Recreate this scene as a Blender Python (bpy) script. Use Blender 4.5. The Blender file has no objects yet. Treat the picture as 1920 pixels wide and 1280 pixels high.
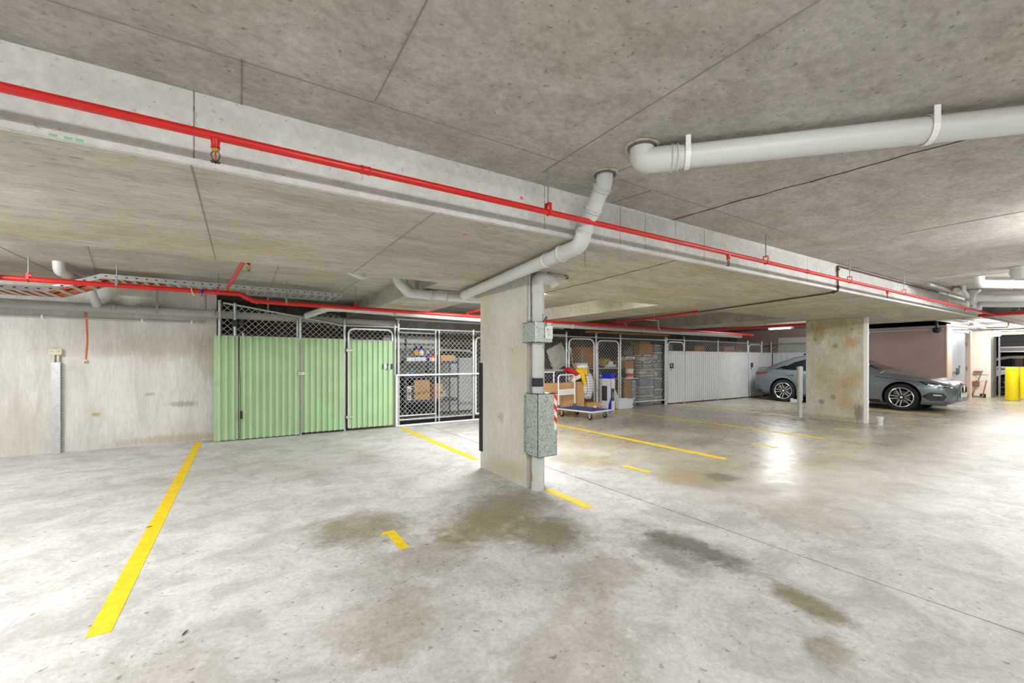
import bpy, bmesh, math, random
from mathutils import Vector, Matrix
random.seed(7)
C = bpy.context.scene
COL = C.collection
PI = math.pi

# ------------------------------------------------------------------ camera
cd = bpy.data.cameras.new('camera')
cd.sensor_width = 36.0
cd.lens = 15.105
cd.shift_y = 0.01823
cd.clip_start = 0.05
cam = bpy.data.objects.new('camera', cd)
COL.objects.link(cam)
cam.location = (0, 0, 1.2)
cam.rotation_euler = (PI / 2, 0, -math.radians(32.18))
C.camera = cam

# ------------------------------------------------------------------ world, exposure
w = bpy.data.worlds.new('world')
C.world = w
w.use_nodes = True
w.node_tree.nodes['Background'].inputs[0].default_value = (0.75, 0.78, 0.8, 1)
w.node_tree.nodes['Background'].inputs[1].default_value = 0.3
C.view_settings.view_transform = 'Standard'
C.view_settings.look = 'None'
C.view_settings.exposure = 0.0
C.view_settings.gamma = 1.0
C.view_settings.use_curve_mapping = False
C.cycles.max_bounces = 10
C.cycles.diffuse_bounces = 6
C.cycles.glossy_bounces = 4
C.cycles.sample_clamp_indirect = 6.0

# ------------------------------------------------------------------ lamps: ceiling batten lights (x, y, z of the diffuser, length, watts, along)
BATTENS = [
    # aisle row, near the camera and beyond the right edge of the picture
    (-2.6, -0.35, 2.25, 1.2, 64, 'x'), (1.0, -0.35, 2.27, 1.2, 34, 'x'), (5.6, 0.2, 2.22, 1.2, 74, 'x'),
    (8.6, 0.5, 2.22, 1.2, 80, 'x'), (11.5, 0.6, 2.25, 1.2, 74, 'x'),  # the first is unseen, added to brighten the far column
    (1.0, -4.0, 2.27, 1.2, 90, 'x'), (7.0, -4.0, 2.27, 1.2, 100, 'x'), (-5.0, -3.0, 2.27, 1.2, 110, 'x'),  # unseen fill battens, added to even out the light
    # parking bays
    (-2.78, 5.35, 2.13, 1.2, 84, 'x'), (3.25, 5.2, 2.19, 1.2, 150, 'x'), (-1.75, 3.0, 1.97, 1.2, 62, 'y'),  # the last is unseen, added to brighten the near column
    (12.2, 5.9, 2.04, 0.6, 56, 'y'),
    # by the fire door
    (15.9, 2.95, 2.06, 1.2, 22, 'x'), (18.9, 2.6, 2.06, 1.2, 70, 'y'), (16.0, -1.0, 2.06, 1.2, 46, 'x'),  # the last is an unseen fill, added for evenness
]
def lamp(x, y, z, L, h, W, rx, rz):
    ld = bpy.data.lights.new('batten_lamp', 'AREA')
    ld.shape = 'RECTANGLE'
    ld.size, ld.size_y = L * 0.96, h
    ld.energy = W
    ld.color = (0.99, 0.99, 1.0)
    lo = bpy.data.objects.new('batten_lamp', ld)
    COL.objects.link(lo)
    lo.location = (x, y, z)
    lo.rotation_euler = (rx, 0, rz)
for (x, y, z, L, W, ax) in BATTENS:          # the tube shines downwards and to both sides
    rz = PI / 2 if ax == 'y' else 0.0
    dx, dy = (-0.052, 0) if ax == 'y' else (0, 0.052)
    lamp(x, y, z - 0.014, L, 0.07, W * 0.5, 0, rz)
    lamp(x - dx, y - dy, z + 0.002, L, 0.03, W * 0.40, -PI / 2, rz)
    lamp(x + dx, y + dy, z + 0.002, L, 0.03, W * 0.40, PI / 2, rz)

# ------------------------------------------------------------------ helpers
def lin(c):
    return tuple(((v / 255) / 12.92 if v / 255 <= 0.04045 else ((v / 255 + 0.055) / 1.055) ** 2.4) for v in c) + (1,)

def mat(name, rgb, rough=0.5, metal=0.0, var=0.0, vscale=6.0, bump=0.0, bscale=40.0, coat=0.0, alpha=1.0, trans=0.0, emit=0.0):
    m = bpy.data.materials.new(name)
    m.use_nodes = True
    nt = m.node_tree
    b = nt.nodes['Principled BSDF']
    c = lin(rgb)
    b.inputs['Base Color'].default_value = c
    b.inputs['Roughness'].default_value = rough
    b.inputs['Metallic'].default_value = metal
    b.inputs['Coat Weight'].default_value = coat
    b.inputs['Alpha'].default_value = alpha
    b.inputs['Transmission Weight'].default_value = trans
    if emit:
        b.inputs['Emission Color'].default_value = c
        b.inputs['Emission Strength'].default_value = emit
    if var or bump:
        g = nt.nodes.new('ShaderNodeNewGeometry')
    if var:
        n = nt.nodes.new('ShaderNodeTexNoise')
        n.inputs['Scale'].default_value = vscale
        n.inputs['Detail'].default_value = 5
        nt.links.new(g.outputs['Position'], n.inputs['Vector'])
        r = nt.nodes.new('ShaderNodeValToRGB')
        r.color_ramp.elements[0].position = 0.3
        r.color_ramp.elements[1].position = 0.7
        r.color_ramp.elements[0].color = tuple(v * (1 - var) for v in c[:3]) + (1,)
        r.color_ramp.elements[1].color = tuple(min(1, v * (1 + var)) for v in c[:3]) + (1,)
        nt.links.new(n.outputs['Fac'], r.inputs['Fac'])
        nt.links.new(r.outputs['Color'], b.inputs['Base Color'])
    if bump:
        n2 = nt.nodes.new('ShaderNodeTexNoise')
        n2.inputs['Scale'].default_value = bscale
        nt.links.new(g.outputs['Position'], n2.inputs['Vector'])
        bp = nt.nodes.new('ShaderNodeBump')
        bp.inputs['Strength'].default_value = bump
        bp.inputs['Distance'].default_value = 0.01
        nt.links.new(n2.outputs['Fac'], bp.inputs['Height'])
        nt.links.new(bp.outputs['Normal'], b.inputs['Normal'])
    return m

class NT:
    """small wrapper for building node graphs"""
    def __init__(s, name):
        s.m = bpy.data.materials.new(name)
        s.m.use_nodes = True
        s.nt = s.m.node_tree
        s.b = s.nt.nodes['Principled BSDF']
        s.pos = s.nt.nodes.new('ShaderNodeNewGeometry').outputs['Position']
    def link(s, a, b): s.nt.links.new(a, b)
    def map(s, scale=(1, 1, 1), loc=(0, 0, 0), src=None):
        n = s.nt.nodes.new('ShaderNodeMapping')
        n.inputs['Scale'].default_value = scale
        n.inputs['Location'].default_value = loc
        s.link(src or s.pos, n.inputs['Vector'])
        return n.outputs[0]
    def noise(s, vec, scale, detail=6, rough=0.55, dist=0.0):
        n = s.nt.nodes.new('ShaderNodeTexNoise')
        n.inputs['Scale'].default_value = scale
        n.inputs['Detail'].default_value = detail
        n.inputs['Roughness'].default_value = rough
        n.inputs['Distortion'].default_value = dist
        s.link(vec, n.inputs['Vector'])
        return n.outputs['Fac']
    def ramp(s, fac, stops):
        n = s.nt.nodes.new('ShaderNodeValToRGB')
        e = n.color_ramp.elements
        while len(e) < len(stops): e.new(0.5)
        for k, (p, c) in enumerate(stops):
            e[k].position = p
            e[k].color = c if len(c) == 4 else tuple(c) + (1,)
        s.link(fac, n.inputs['Fac'])
        return n.outputs['Color']
    def rng(s, v, a, b, c=0.0, d=1.0):
        n = s.nt.nodes.new('ShaderNodeMapRange')
        n.interpolation_type = 'SMOOTHSTEP'
        for k, x in zip(('From Min', 'From Max', 'To Min', 'To Max'), (a, b, c, d)): n.inputs[k].default_value = x
        s.link(v, n.inputs['Value'])
        return n.outputs[0]
    def math(s, op, a, b=None):
        n = s.nt.nodes.new('ShaderNodeMath')
        n.operation = op
        for k, v in ((0, a), (1, b)):
            if v is None: continue
            if isinstance(v, (int, float)): n.inputs[k].default_value = v
            else: s.link(v, n.inputs[k])
        return n.outputs[0]
    def mix(s, fac, a, b, mode='MIX'):
        n = s.nt.nodes.new('ShaderNodeMix')
        n.data_type = 'RGBA'
        n.blend_type = mode
        for k, v in ((0, fac), (6, a), (7, b)):
            if isinstance(v, (int, float)): n.inputs[k].default_value = v
            elif isinstance(v, tuple): n.inputs[k].default_value = v
            else: s.link(v, n.inputs[k])
        return n.outputs[2]
    def spot(s, x, y, rx, ry, noise, ang=0.0, wob=1.1, ax=(0, 1)):
        """mask of a stain or painted shade at a place on a plane (the floor, or a wall), with a ragged outline"""
        ca, sa = math.cos(ang), math.sin(ang)
        sp = s.nt.nodes.new('ShaderNodeSeparateXYZ')
        s.link(s.pos, sp.inputs[0])
        dx = s.math('SUBTRACT', sp.outputs[ax[0]], x)
        dy = s.math('SUBTRACT', sp.outputs[ax[1]], y)
        u = s.math('ADD', s.math('MULTIPLY', dx, ca / rx), s.math('MULTIPLY', dy, sa / rx))
        v = s.math('ADD', s.math('MULTIPLY', dx, -sa / ry), s.math('MULTIPLY', dy, ca / ry))
        d = s.math('SQRT', s.math('ADD', s.math('MULTIPLY', u, u), s.math('MULTIPLY', v, v)))
        d = s.math('ADD', d, s.math('MULTIPLY', s.math('SUBTRACT', noise, 0.5), wob * 2))
        return s.rng(d, 0.35, 1.15, 1.0, 0.0)
    def bump(s, h, strength, dist=0.01):
        n = s.nt.nodes.new('ShaderNodeBump')
        n.inputs['Strength'].default_value = strength
        n.inputs['Distance'].default_value = dist
        s.link(h, n.inputs['Height'])
        s.link(n.outputs[0], s.b.inputs['Normal'])

def concrete(name, light, dark, tan, stretch=(1, 1, 1), fine=22.0, tanamt=0.5, rough=0.85, pits=0.5, contrast=1.0, grain=1.0, spots=(), ax=(0, 2)):
    t = NT(name)
    big = t.noise(t.map((0.9, 0.9, 0.9)), 0.9, 5, 0.6)
    med = t.noise(t.map(stretch), 3.0, 8, 0.65, 0.4)
    fin = t.noise(t.map(stretch), fine, 6, 0.7)
    c = t.mix(t.rng(med, 0.5 - 0.2 / contrast, 0.5 + 0.2 / contrast), lin(dark), lin(light))
    tn = t.noise(t.map((1.1, 1.1, 1.1), (5.2, 1.7, 3.3)), 0.8, 4, 0.6)
    c = t.mix(t.math('MULTIPLY', t.rng(tn, 0.5, 0.72), tanamt), c, lin(tan))
    c = t.mix(0.7 * grain, c, t.ramp(fin, [(0.28, (0.56, 0.56, 0.55)), (0.68, (1.1, 1.1, 1.1))]), 'MULTIPLY')
    str_ = t.noise(t.map(tuple(v * 2.2 for v in stretch), (3, 1, 6)), 7.0, 7, 0.7, 0.6)
    c = t.mix(0.45 * grain, c, t.ramp(str_, [(0.3, (0.76, 0.755, 0.74)), (0.65, (1.05, 1.05, 1.05))]), 'MULTIPLY')
    c = t.mix(0.6, c, t.ramp(big, [(0.3, (0.82, 0.82, 0.82)), (0.7, (1.08, 1.08, 1.08))]), 'MULTIPLY')
    pit = t.noise(t.map(tuple(v * 1.0 for v in stretch), (9, 4, 2)), 34.0, 3, 0.5)
    pm = t.rng(pit, 0.655, 0.71)
    c = t.mix(t.math('MULTIPLY', pm, pits), c, lin((78, 74, 62)))
    for (u, v, ru, rv, amt, colr) in spots:
        c = t.mix(t.math('MULTIPLY', t.spot(u, v, ru, rv, str_, 0, 0.9, ax), amt), c, lin(colr))
    t.link(c, t.b.inputs['Base Color'])
    t.b.inputs['Roughness'].default_value = rough
    t.bump(t.math('ADD', fin, t.math('MULTIPLY', med, 0.8)), 0.35 * grain, 0.006)
    return t

M = {}
M['slab'] = concrete('concrete_slab', (198, 195, 187), (174, 170, 159), (182, 168, 130), (1, 1.25, 1), 26, 0.4).m
M['band'] = concrete('concrete_band', (204, 199, 185), (178, 172, 155), (190, 170, 120), (0.45, 1.5, 1), 26, 0.7).m
M['face'] = concrete('concrete_beam_face', (222, 222, 218), (206, 206, 200), (196, 192, 174), (1, 1, 1), 26, 0.25, pits=0.3, grain=0.5).m
M['rear'] = concrete('concrete_rear', (200, 197, 186), (172, 168, 154), (184, 170, 136), (0.6, 1.4, 1), 24, 0.45).m
M['column'] = concrete('concrete_column', (216, 214, 204), (202, 199, 186), (194, 184, 154), (1.3, 1.3, 0.7), 30, 0.5, pits=0.15, grain=0.4, ax=(1, 2), spots=[(3.8, 0.62, 0.05, 0.07, 0.6, (178, 156, 112)), (3.6, 0.12, 0.5, 0.10, 0.4, (176, 168, 140)), (4.15, 1.8, 0.2, 0.25, 0.35, (186, 176, 138))]).m
M['column2'] = concrete('concrete_stained_column', (220, 216, 202), (200, 194, 174), (186, 160, 108), (1.3, 1.3, 0.6), 22, 0.9, pits=0.3, grain=0.6, ax=(1, 2), spots=[(3.80, 1.85, 0.7, 0.22, 0.6, (158, 140, 92)), (3.55, 1.55, 0.16, 0.14, 0.6, (178, 142, 74)), (4.1, 1.7, 0.12, 0.2, 0.5, (150, 134, 92)), (3.42, 0.2, 0.10, 0.22, 0.75, (120, 118, 106)), (3.9, 0.05, 0.6, 0.06, 0.5, (150, 140, 110))]).m
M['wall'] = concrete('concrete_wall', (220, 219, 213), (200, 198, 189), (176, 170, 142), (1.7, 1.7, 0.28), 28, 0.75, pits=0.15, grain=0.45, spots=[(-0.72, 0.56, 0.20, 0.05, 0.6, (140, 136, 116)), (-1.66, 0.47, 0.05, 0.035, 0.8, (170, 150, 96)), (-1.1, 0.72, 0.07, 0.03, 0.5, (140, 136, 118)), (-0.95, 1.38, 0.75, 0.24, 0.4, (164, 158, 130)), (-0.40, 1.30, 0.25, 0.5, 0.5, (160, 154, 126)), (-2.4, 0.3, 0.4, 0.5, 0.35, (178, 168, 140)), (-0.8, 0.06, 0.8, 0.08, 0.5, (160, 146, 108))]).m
M['shaded_wall'] = concrete('shaded_dark_wall', (112, 110, 104), (86, 84, 78), (92, 86, 70), (1.7, 1.7, 0.28), 24, 0.4, grain=0.6).m  # dark tone put in for the unlit space behind the cages
M['darkbeam'] = concrete('rough_dark_concrete', (120, 120, 116), (60, 60, 58), (84, 80, 70), (1, 1, 1), 12, 0.3).m
M['joint'] = mat('joint_line', (138, 133, 120), 0.9)
M['crack'] = mat('crack_line', (60, 58, 52), 0.95)

def floor_mat():
    t = NT('concrete_floor')
    wob = t.noise(t.map((1, 1, 1)), 1.3, 7, 0.62, 0.6)
    wob2 = t.noise(t.map((1, 1, 1), (3, 7, 1)), 5.0, 7, 0.65, 0.3)
    fin = t.noise(t.map((1, 1, 1), (1, 2, 3)), 38, 6, 0.75)
    mot = t.noise(t.map((1, 1, 1), (6, 1, 3)), 9, 8, 0.72, 0.5)
    swirl = t.noise(t.map((1, 1, 1), (8, 2, 3)), 2.6, 9, 0.72, 0.7)
    c = t.mix(t.rng(swirl, 0.34, 0.64), lin((194, 193, 190)), lin((226, 226, 227)))
    # polished, browner concrete in the far bays
    sp = t.nt.nodes.new('ShaderNodeSeparateXYZ')
    t.link(t.pos, sp.inputs[0])
    far = t.rng(t.math('ADD', sp.outputs[0], t.math('MULTIPLY', wob, 1.2)), 3.3, 5.2)
    bays = t.rng(t.math('ADD', sp.outputs[1], t.math('MULTIPLY', wob2, 1.2)), 1.2, 3.2)
    far = t.math('MULTIPLY', far, bays)
    brown = t.mix(t.rng(wob, 0.3, 0.7), lin((158, 149, 126)), lin((190, 183, 166)))
    c = t.mix(t.math('MULTIPLY', far, 0.85), c, brown)
    tn = t.noise(t.map((1, 1, 1), (11, 4, 0)), 1.1, 6, 0.65, 0.5)
    c = t.mix(t.math('MULTIPLY', t.rng(tn, 0.5, 0.75), 0.35), c, lin((184, 174, 148)))
    # stains with a place of their own, and the near column's shadow painted in
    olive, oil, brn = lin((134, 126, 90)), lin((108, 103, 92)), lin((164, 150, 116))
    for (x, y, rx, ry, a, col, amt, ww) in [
        (1.80, 3.0, 0.75, 0.42, 0.55, olive, 0.70, 1.0), (1.80, 2.40, 0.34, 0.36, 0.3, olive, 0.75, 1.2), (1.45, 2.72, 0.5, 0.30, 0.3, brn, 0.6, 1.2),  # olive pair: stain plus the column's painted shadow
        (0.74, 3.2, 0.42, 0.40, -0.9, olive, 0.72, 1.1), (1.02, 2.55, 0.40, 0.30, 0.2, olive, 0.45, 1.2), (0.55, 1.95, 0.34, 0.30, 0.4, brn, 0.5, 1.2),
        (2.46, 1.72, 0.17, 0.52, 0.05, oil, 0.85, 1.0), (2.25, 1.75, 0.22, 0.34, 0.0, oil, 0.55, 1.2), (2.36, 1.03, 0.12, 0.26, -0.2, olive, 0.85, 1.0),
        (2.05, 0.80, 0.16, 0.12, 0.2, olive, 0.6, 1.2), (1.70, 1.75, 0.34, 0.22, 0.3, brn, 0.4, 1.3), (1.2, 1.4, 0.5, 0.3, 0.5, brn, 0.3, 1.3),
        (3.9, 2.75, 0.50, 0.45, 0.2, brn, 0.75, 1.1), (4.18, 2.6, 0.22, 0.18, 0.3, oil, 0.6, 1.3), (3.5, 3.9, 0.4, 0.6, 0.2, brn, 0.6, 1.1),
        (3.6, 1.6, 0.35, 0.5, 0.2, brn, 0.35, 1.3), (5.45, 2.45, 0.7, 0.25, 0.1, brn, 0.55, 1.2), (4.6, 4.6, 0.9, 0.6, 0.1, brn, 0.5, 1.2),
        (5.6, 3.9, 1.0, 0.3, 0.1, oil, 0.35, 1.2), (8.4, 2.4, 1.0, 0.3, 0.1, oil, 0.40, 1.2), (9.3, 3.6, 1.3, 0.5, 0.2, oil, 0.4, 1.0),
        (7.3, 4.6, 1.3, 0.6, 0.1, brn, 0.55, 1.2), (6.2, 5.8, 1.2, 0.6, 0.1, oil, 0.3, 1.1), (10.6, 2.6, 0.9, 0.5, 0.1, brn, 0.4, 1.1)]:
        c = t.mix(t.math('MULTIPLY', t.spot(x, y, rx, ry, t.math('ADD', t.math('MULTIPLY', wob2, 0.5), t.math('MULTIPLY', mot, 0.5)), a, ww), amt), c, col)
    sharp = t.math('SUBTRACT', 0.62, t.math('MULTIPLY', far, 0.4))
    c = t.mix(sharp, c, t.ramp(fin, [(0.3, (0.62, 0.62, 0.60)), (0.62, (1.05, 1.05, 1.05))]), 'MULTIPLY')
    c = t.mix(0.5, c, t.ramp(wob, [(0.3, (0.86, 0.855, 0.84)), (0.7, (1.04, 1.04, 1.04))]), 'MULTIPLY')
    c = t.mix(sharp, c, t.ramp(mot, [(0.3, (0.80, 0.795, 0.78)), (0.62, (1.04, 1.04, 1.04))]), 'MULTIPLY')
    # scratches and specks
    for k, (ang, sx, sy, th) in enumerate(((0.6, 1.2, 26.0, 0.72), (-0.5, 1.0, 22.0, 0.735), (1.4, 1.4, 30.0, 0.73))):
        mp = t.nt.nodes.new('ShaderNodeMapping'); mp.vector_type = 'TEXTURE'
        mp.inputs['Rotation'].default_value = (0, 0, ang)
        t.link(t.pos, mp.inputs['Vector'])
        sc = t.noise(t.map((sx, sy, 1), (k * 7, 3, 0), mp.outputs[0]), 1.6, 2, 0.5, 0.25)
        c = t.mix(t.math('MULTIPLY', t.rng(sc, th, th + 0.05), t.math('SUBTRACT', 0.42, t.math('MULTIPLY', far, 0.36))), c, lin((112, 106, 92)))
    scr = t.noise(t.map((3.0, 14.0, 1), (2, 3, 0)), 3.2, 2, 0.5, 1.6)
    c = t.mix(t.math('MULTIPLY', t.rng(scr, 0.73, 0.78), t.math('SUBTRACT', 0.45, t.math('MULTIPLY', far, 0.40))), c, lin((96, 92, 80)))
    pit = t.noise(t.map((1, 1, 1), (5, 5, 5)), 22, 3, 0.6)
    c = t.mix(t.math('MULTIPLY', t.math('MULTIPLY', t.rng(pit, 0.64, 0.70), t.math('SUBTRACT', 1.0, far)), 0.6), c, lin((92, 86, 72)))
    t.link(c, t.b.inputs['Base Color'])
    r = t.math('ADD', t.math('MULTIPLY', far, -0.26), t.rng(wob2, 0.3, 0.7, 0.48, 0.66))
    t.link(r, t.b.inputs['Roughness'])
    t.b.inputs['Specular IOR Level'].default_value = 0.45
    t.bump(t.math('ADD', fin, t.math('MULTIPLY', wob2, 1.2)), 0.22, 0.004)
    return t.m
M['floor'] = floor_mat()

class MB:
    """collects shapes into one mesh"""
    def __init__(s): s.v = []; s.f = []
    def add(s, vs, fs):
        o = len(s.v)
        s.v += [tuple(p) for p in vs]
        s.f += [tuple(i + o for i in f) for f in fs]
        return s
    def box(s, x0, x1, y0, y1, z0, z1, b=0.0, m=None):
        if b <= 0:
            vs = [(x, y, z) for x in (x0, x1) for y in (y0, y1) for z in (z0, z1)]
            fs = [(0, 1, 3, 2), (4, 6, 7, 5), (0, 4, 5, 1), (2, 3, 7, 6), (0, 2, 6, 4), (1, 5, 7, 3)]
        else:
            bm = bmesh.new()
            bmesh.ops.create_cube(bm, size=1)
            for v in bm.verts:
                v.co = Vector(((x0 + x1) / 2 + v.co.x * (x1 - x0), (y0 + y1) / 2 + v.co.y * (y1 - y0), (z0 + z1) / 2 + v.co.z * (z1 - z0)))
            bmesh.ops.bevel(bm, geom=bm.edges[:], offset=b, segments=2, affect='EDGES', profile=0.5)
            bm.verts.index_update()
            vs = [v.co.copy() for v in bm.verts]
            fs = [[v.index for v in f.verts] for f in bm.faces]
            bm.free()
        if m is not None: vs = [m @ Vector(p) for p in vs]
        return s.add(vs, fs)
    def tube(s, pts, r, n=10, cap=True, closed=False):
        pts = [Vector(p) for p in pts]
        rs = r if isinstance(r, (list, tuple)) else [r] * len(pts)
        k = len(pts)
        tang = []
        for i in range(k):
            if closed: d = pts[(i + 1) % k] - pts[i - 1]
            else: d = pts[min(i + 1, k - 1)] - pts[max(i - 1, 0)]
            tang.append(d.normalized())
        ref = Vector((0, 0, 1)) if abs(tang[0].z) < 0.9 else Vector((1, 0, 0))
        u = tang[0].cross(ref).normalized()
        vs, fs = [], []
        for i in range(k):
            t = tang[i]
            u = (u - t * u.dot(t)).normalized()
            v = t.cross(u)
            for j in range(n):
                a = 2 * PI * j / n
                vs.append(pts[i] + (u * math.cos(a) + v * math.sin(a)) * rs[i])
        m = k if closed else k - 1
        for i in range(m):
            for j in range(n):
                a, b2 = i * n + j, i * n + (j + 1) % n
                c2, d2 = ((i + 1) % k) * n + (j + 1) % n, ((i + 1) % k) * n + j
                fs.append((a, b2, c2, d2))
        if cap and not closed:
            fs.append(tuple(range(n))[::-1])
            fs.append(tuple((k - 1) * n + j for j in range(n)))
        return s.add(vs, fs)
    def lathe(s, prof, n=20, m=None, cap=True):
        """prof: (radius, height) pairs, turned about z"""
        vs, fs = [], []
        for (r, z) in prof:
            for j in range(n):
                a = 2 * PI * j / n
                vs.append(Vector((r * math.cos(a), r * math.sin(a), z)))
        for i in range(len(prof) - 1):
            for j in range(n):
                fs.append((i * n + j, i * n + (j + 1) % n, (i + 1) * n + (j + 1) % n, (i + 1) * n + j))
        if cap and prof[0][0] > 1e-6: fs.append(tuple(range(n))[::-1])
        if cap and prof[-1][0] > 1e-6: fs.append(tuple((len(prof) - 1) * n + j for j in range(n)))
        if m is not None: vs = [m @ p for p in vs]
        return s.add(vs, fs)
    def prism(s, poly, d, m=None):
        """flat outline (x, z) given thickness d along y"""
        n = len(poly)
        vs = [Vector((x, 0, z)) for x, z in poly] + [Vector((x, d, z)) for x, z in poly]
        fs = [tuple(range(n)), tuple(range(n, 2 * n))[::-1]] + [(i, i + n, (i + 1) % n + n, (i + 1) % n) for i in range(n)]
        if m is not None: vs = [m @ p for p in vs]
        return s.add(vs, fs)
    def build(s, name, material, parent=None, smooth=None):
        me = bpy.data.meshes.new(name)
        me.from_pydata(s.v, [], s.f)
        bm = bmesh.new(); bm.from_mesh(me)
        bmesh.ops.remove_doubles(bm, verts=bm.verts, dist=1e-5)
        bmesh.ops.recalc_face_normals(bm, faces=bm.faces)
        bm.to_mesh(me); bm.free()
        me.materials.append(M[material] if isinstance(material, str) else material)
        if smooth:
            me.shade_smooth()
            me.set_sharp_from_angle(angle=math.radians(smooth))
        o = bpy.data.objects.new(name, me)
        COL.objects.link(o)
        if parent is not None:
            o.parent = parent
            off = Vector((0, 0, 0))
            p = parent
            while p is not None:
                off += p.location; p = p.parent
            if s.world: me.transform(Matrix.Translation(-off))
        return o
    world = True    # coordinates were given in the world; parents are only moved, never turned

class LB(MB):
    """as MB, with coordinates already local to the parent"""
    world = False

def bend(pts, r, n=6):
    """round the corners of a path"""
    pts = [Vector(p) for p in pts]
    out = [pts[0]]
    for i in range(1, len(pts) - 1):
        a, b, c = pts[i - 1], pts[i], pts[i + 1]
        d1, d2 = (a - b).normalized(), (c - b).normalized()
        ang = d1.angle(d2)
        t = min(r / math.tan(ang / 2), (a - b).length * 0.49, (c - b).length * 0.49)
        p1, p2 = b + d1 * t, b + d2 * t
        for k in range(n + 1):
            f = k / n
            out.append(p1 * (1 - f) ** 2 + b * 2 * f * (1 - f) + p2 * f * f)
    out.append(pts[-1])
    return out

def thing(name, label, cat, loc=(0, 0, 0), group=None, rz=0.0):
    o = bpy.data.objects.new(name, None)
    o.empty_display_size = 0.1
    COL.objects.link(o)
    o.location = loc
    o.rotation_euler = (0, 0, rz)
    o['label'] = label; o['category'] = cat
    if group: o['group'] = group
    return o
def tag(o, label, cat, group=None):
    o['label'] = label; o['category'] = cat
    if group: o['group'] = group
    return o
def struct(o):
    o['kind'] = 'structure'
    return o
def dup(root, dx, label=None, group=None):
    r = root.copy(); COL.objects.link(r)
    r.location = root.location + Vector(dx)
    if label: r['label'] = label
    if group: r['group'] = group
    for ch in list(root.children):
        c = ch.copy(); COL.objects.link(c); c.parent = r
        for g in ch.children:
            d = g.copy(); COL.objects.link(d); d.parent = c
    return r
# ------------------------------------------------------------------ the setting
M['yellow_paint'] = mat('yellow_line_paint', (240, 206, 10), 0.6, var=0.12, vscale=14)
M['white_paint'] = mat('white_wall_paint', (238, 232, 224), 0.7)
M['cream_paint'] = mat('cream_paint', (222, 200, 180), 0.6)
M['pink_brick'] = mat('pinkish_render', (172, 150, 142), 0.8, var=0.07, vscale=1.6)
M['grey_paint'] = mat('grey_paint', (120, 118, 112), 0.7, var=0.08)
M['dark'] = mat('dark_paint', (40, 40, 44), 0.7)
M['black'] = mat('black_rubber', (22, 22, 24), 0.6)
JX = 2.905
f = MB()
for (x0, x1) in ((-7, JX - 0.006), (JX + 0.006, 27)):
    f.box(x0, x1, -7, 12, -0.2, 0)
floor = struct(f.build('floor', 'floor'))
MB().box(JX - 0.0065, JX + 0.0065, -7, 12, -0.2, -0.004).build('joint_filler', 'crack', floor)
# painted lines and bay numbers lie on the floor
def line(x, y0, y1, wd=0.085):
    MB().box(x - wd / 2, x + wd / 2, y0, y1, 0, 0.0025).build('marking_line', 'yellow_paint', floor)
line(-0.53, 2.55, 7.80); line(2.395, 4.62, 7.55); line(2.40, 2.62, 3.20); line(4.975, 3.03, 7.25)
line(7.55, 3.02, 7.55); line(10.0, 4.45, 7.62, 0.075); line(12.9, 2.9, 4.8)
def digit(ch, x, y, s=0.33):
    """bay number lying on the floor, read from the aisle"""
    w2, st = s * 0.5, s * 0.17
    polys = {
        '1': [[(-.075, 0), (.075, 0), (.075, 1), (-.075, 1)], [(-.19, .86), (-.075, .86), (-.075, 1), (-.13, .98)]],
        '2': [[(-.13, 0), (.13, 0), (.13, .1), (-.13, .1)], [(-.13, .1), (-.03, .1), (.13, .55), (.05, .6)], [(.05, .6), (.13, .55), (.13, .9), (.05, .85)],
              [(-.13, .78), (-.05, .75), (.05, .88), (.09, 1), (-.08, 1)]],
        '4': [[(.03, 0), (.11, 0), (.11, 1), (.03, 1)], [(-.15, .25), (.15, .25), (.15, .35), (-.15, .35)], [(-.15, .35), (-.06, .35), (.03, .86), (.03, 1)]],
    }[ch]
    m = MB()
    for p in polys:
        q = [(x + a * s * 1.25, y + b * s) for a, b in p]
        n = len(q)
        m.add([(a, b, 0) for a, b in q] + [(a, b, 0.0025) for a, b in q],
              [tuple(range(n))[::-1], tuple(range(n, 2 * n))] + [(i, (i + 1) % n, (i + 1) % n + n, i + n) for i in range(n)])
    m.build('bay_number', 'yellow_paint', floor)
digit('1', 0.88, 2.68); digit('1', 3.69, 3.11); digit('2', 6.22, 3.06); digit('2', 8.82, 3.05); digit('4', 11.46, 3.0)

ceil = struct(MB().box(-7, 12.5, -7, 2.25, 2.33, 2.7).build('ceiling', 'slab'))
rear = struct(MB().box(-7, 15.6, 4.25, 12, 2.25, 2.7).box(12.1, 15.6, 2.25, 4.25, 2.25, 2.7).build('ceiling_rear', 'rear'))
band = struct(MB().box(-7, 12.1, 2.25, 4.25, 2.02, 2.7).build('band_beam', 'band'))
# front face of the band beam: off-form concrete facing in cast lengths, with a lip along its foot
edges = [-7, -0.17, 1.66, 2.35, 2.62, 2.98, 3.36, 5.2, 8.0, 12.1]
for a, b in zip(edges[:-1], edges[1:]):
    MB().box(a + 0.003, b - 0.003, 2.243, 2.26, 2.046, 2.331).build('face_panel', 'face', band)
MB().box(-7, 12.1, 2.232, 2.26, 2.019, 2.045).build('lip', 'face', band)
def seam(par, p0, p1, wd=0.0045, z=2.33, name='formwork_joint', mt='joint'):
    p0, p1 = Vector(p0), Vector(p1)
    d = (p1 - p0).normalized(); n = Vector((-d.y, d.x)) * wd / 2
    q = [p0 + n, p0 - n, p1 - n, p1 + n]
    MB().add([(a.x, a.y, z - 0.003) for a in q] + [(a.x, a.y, z + 0.002) for a in q],
             [(0, 1, 2, 3), (7, 6, 5, 4), (0, 4, 5, 1), (1, 5, 6, 2), (2, 6, 7, 3), (3, 7, 4, 0)]).build(name, mt, par)
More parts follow.
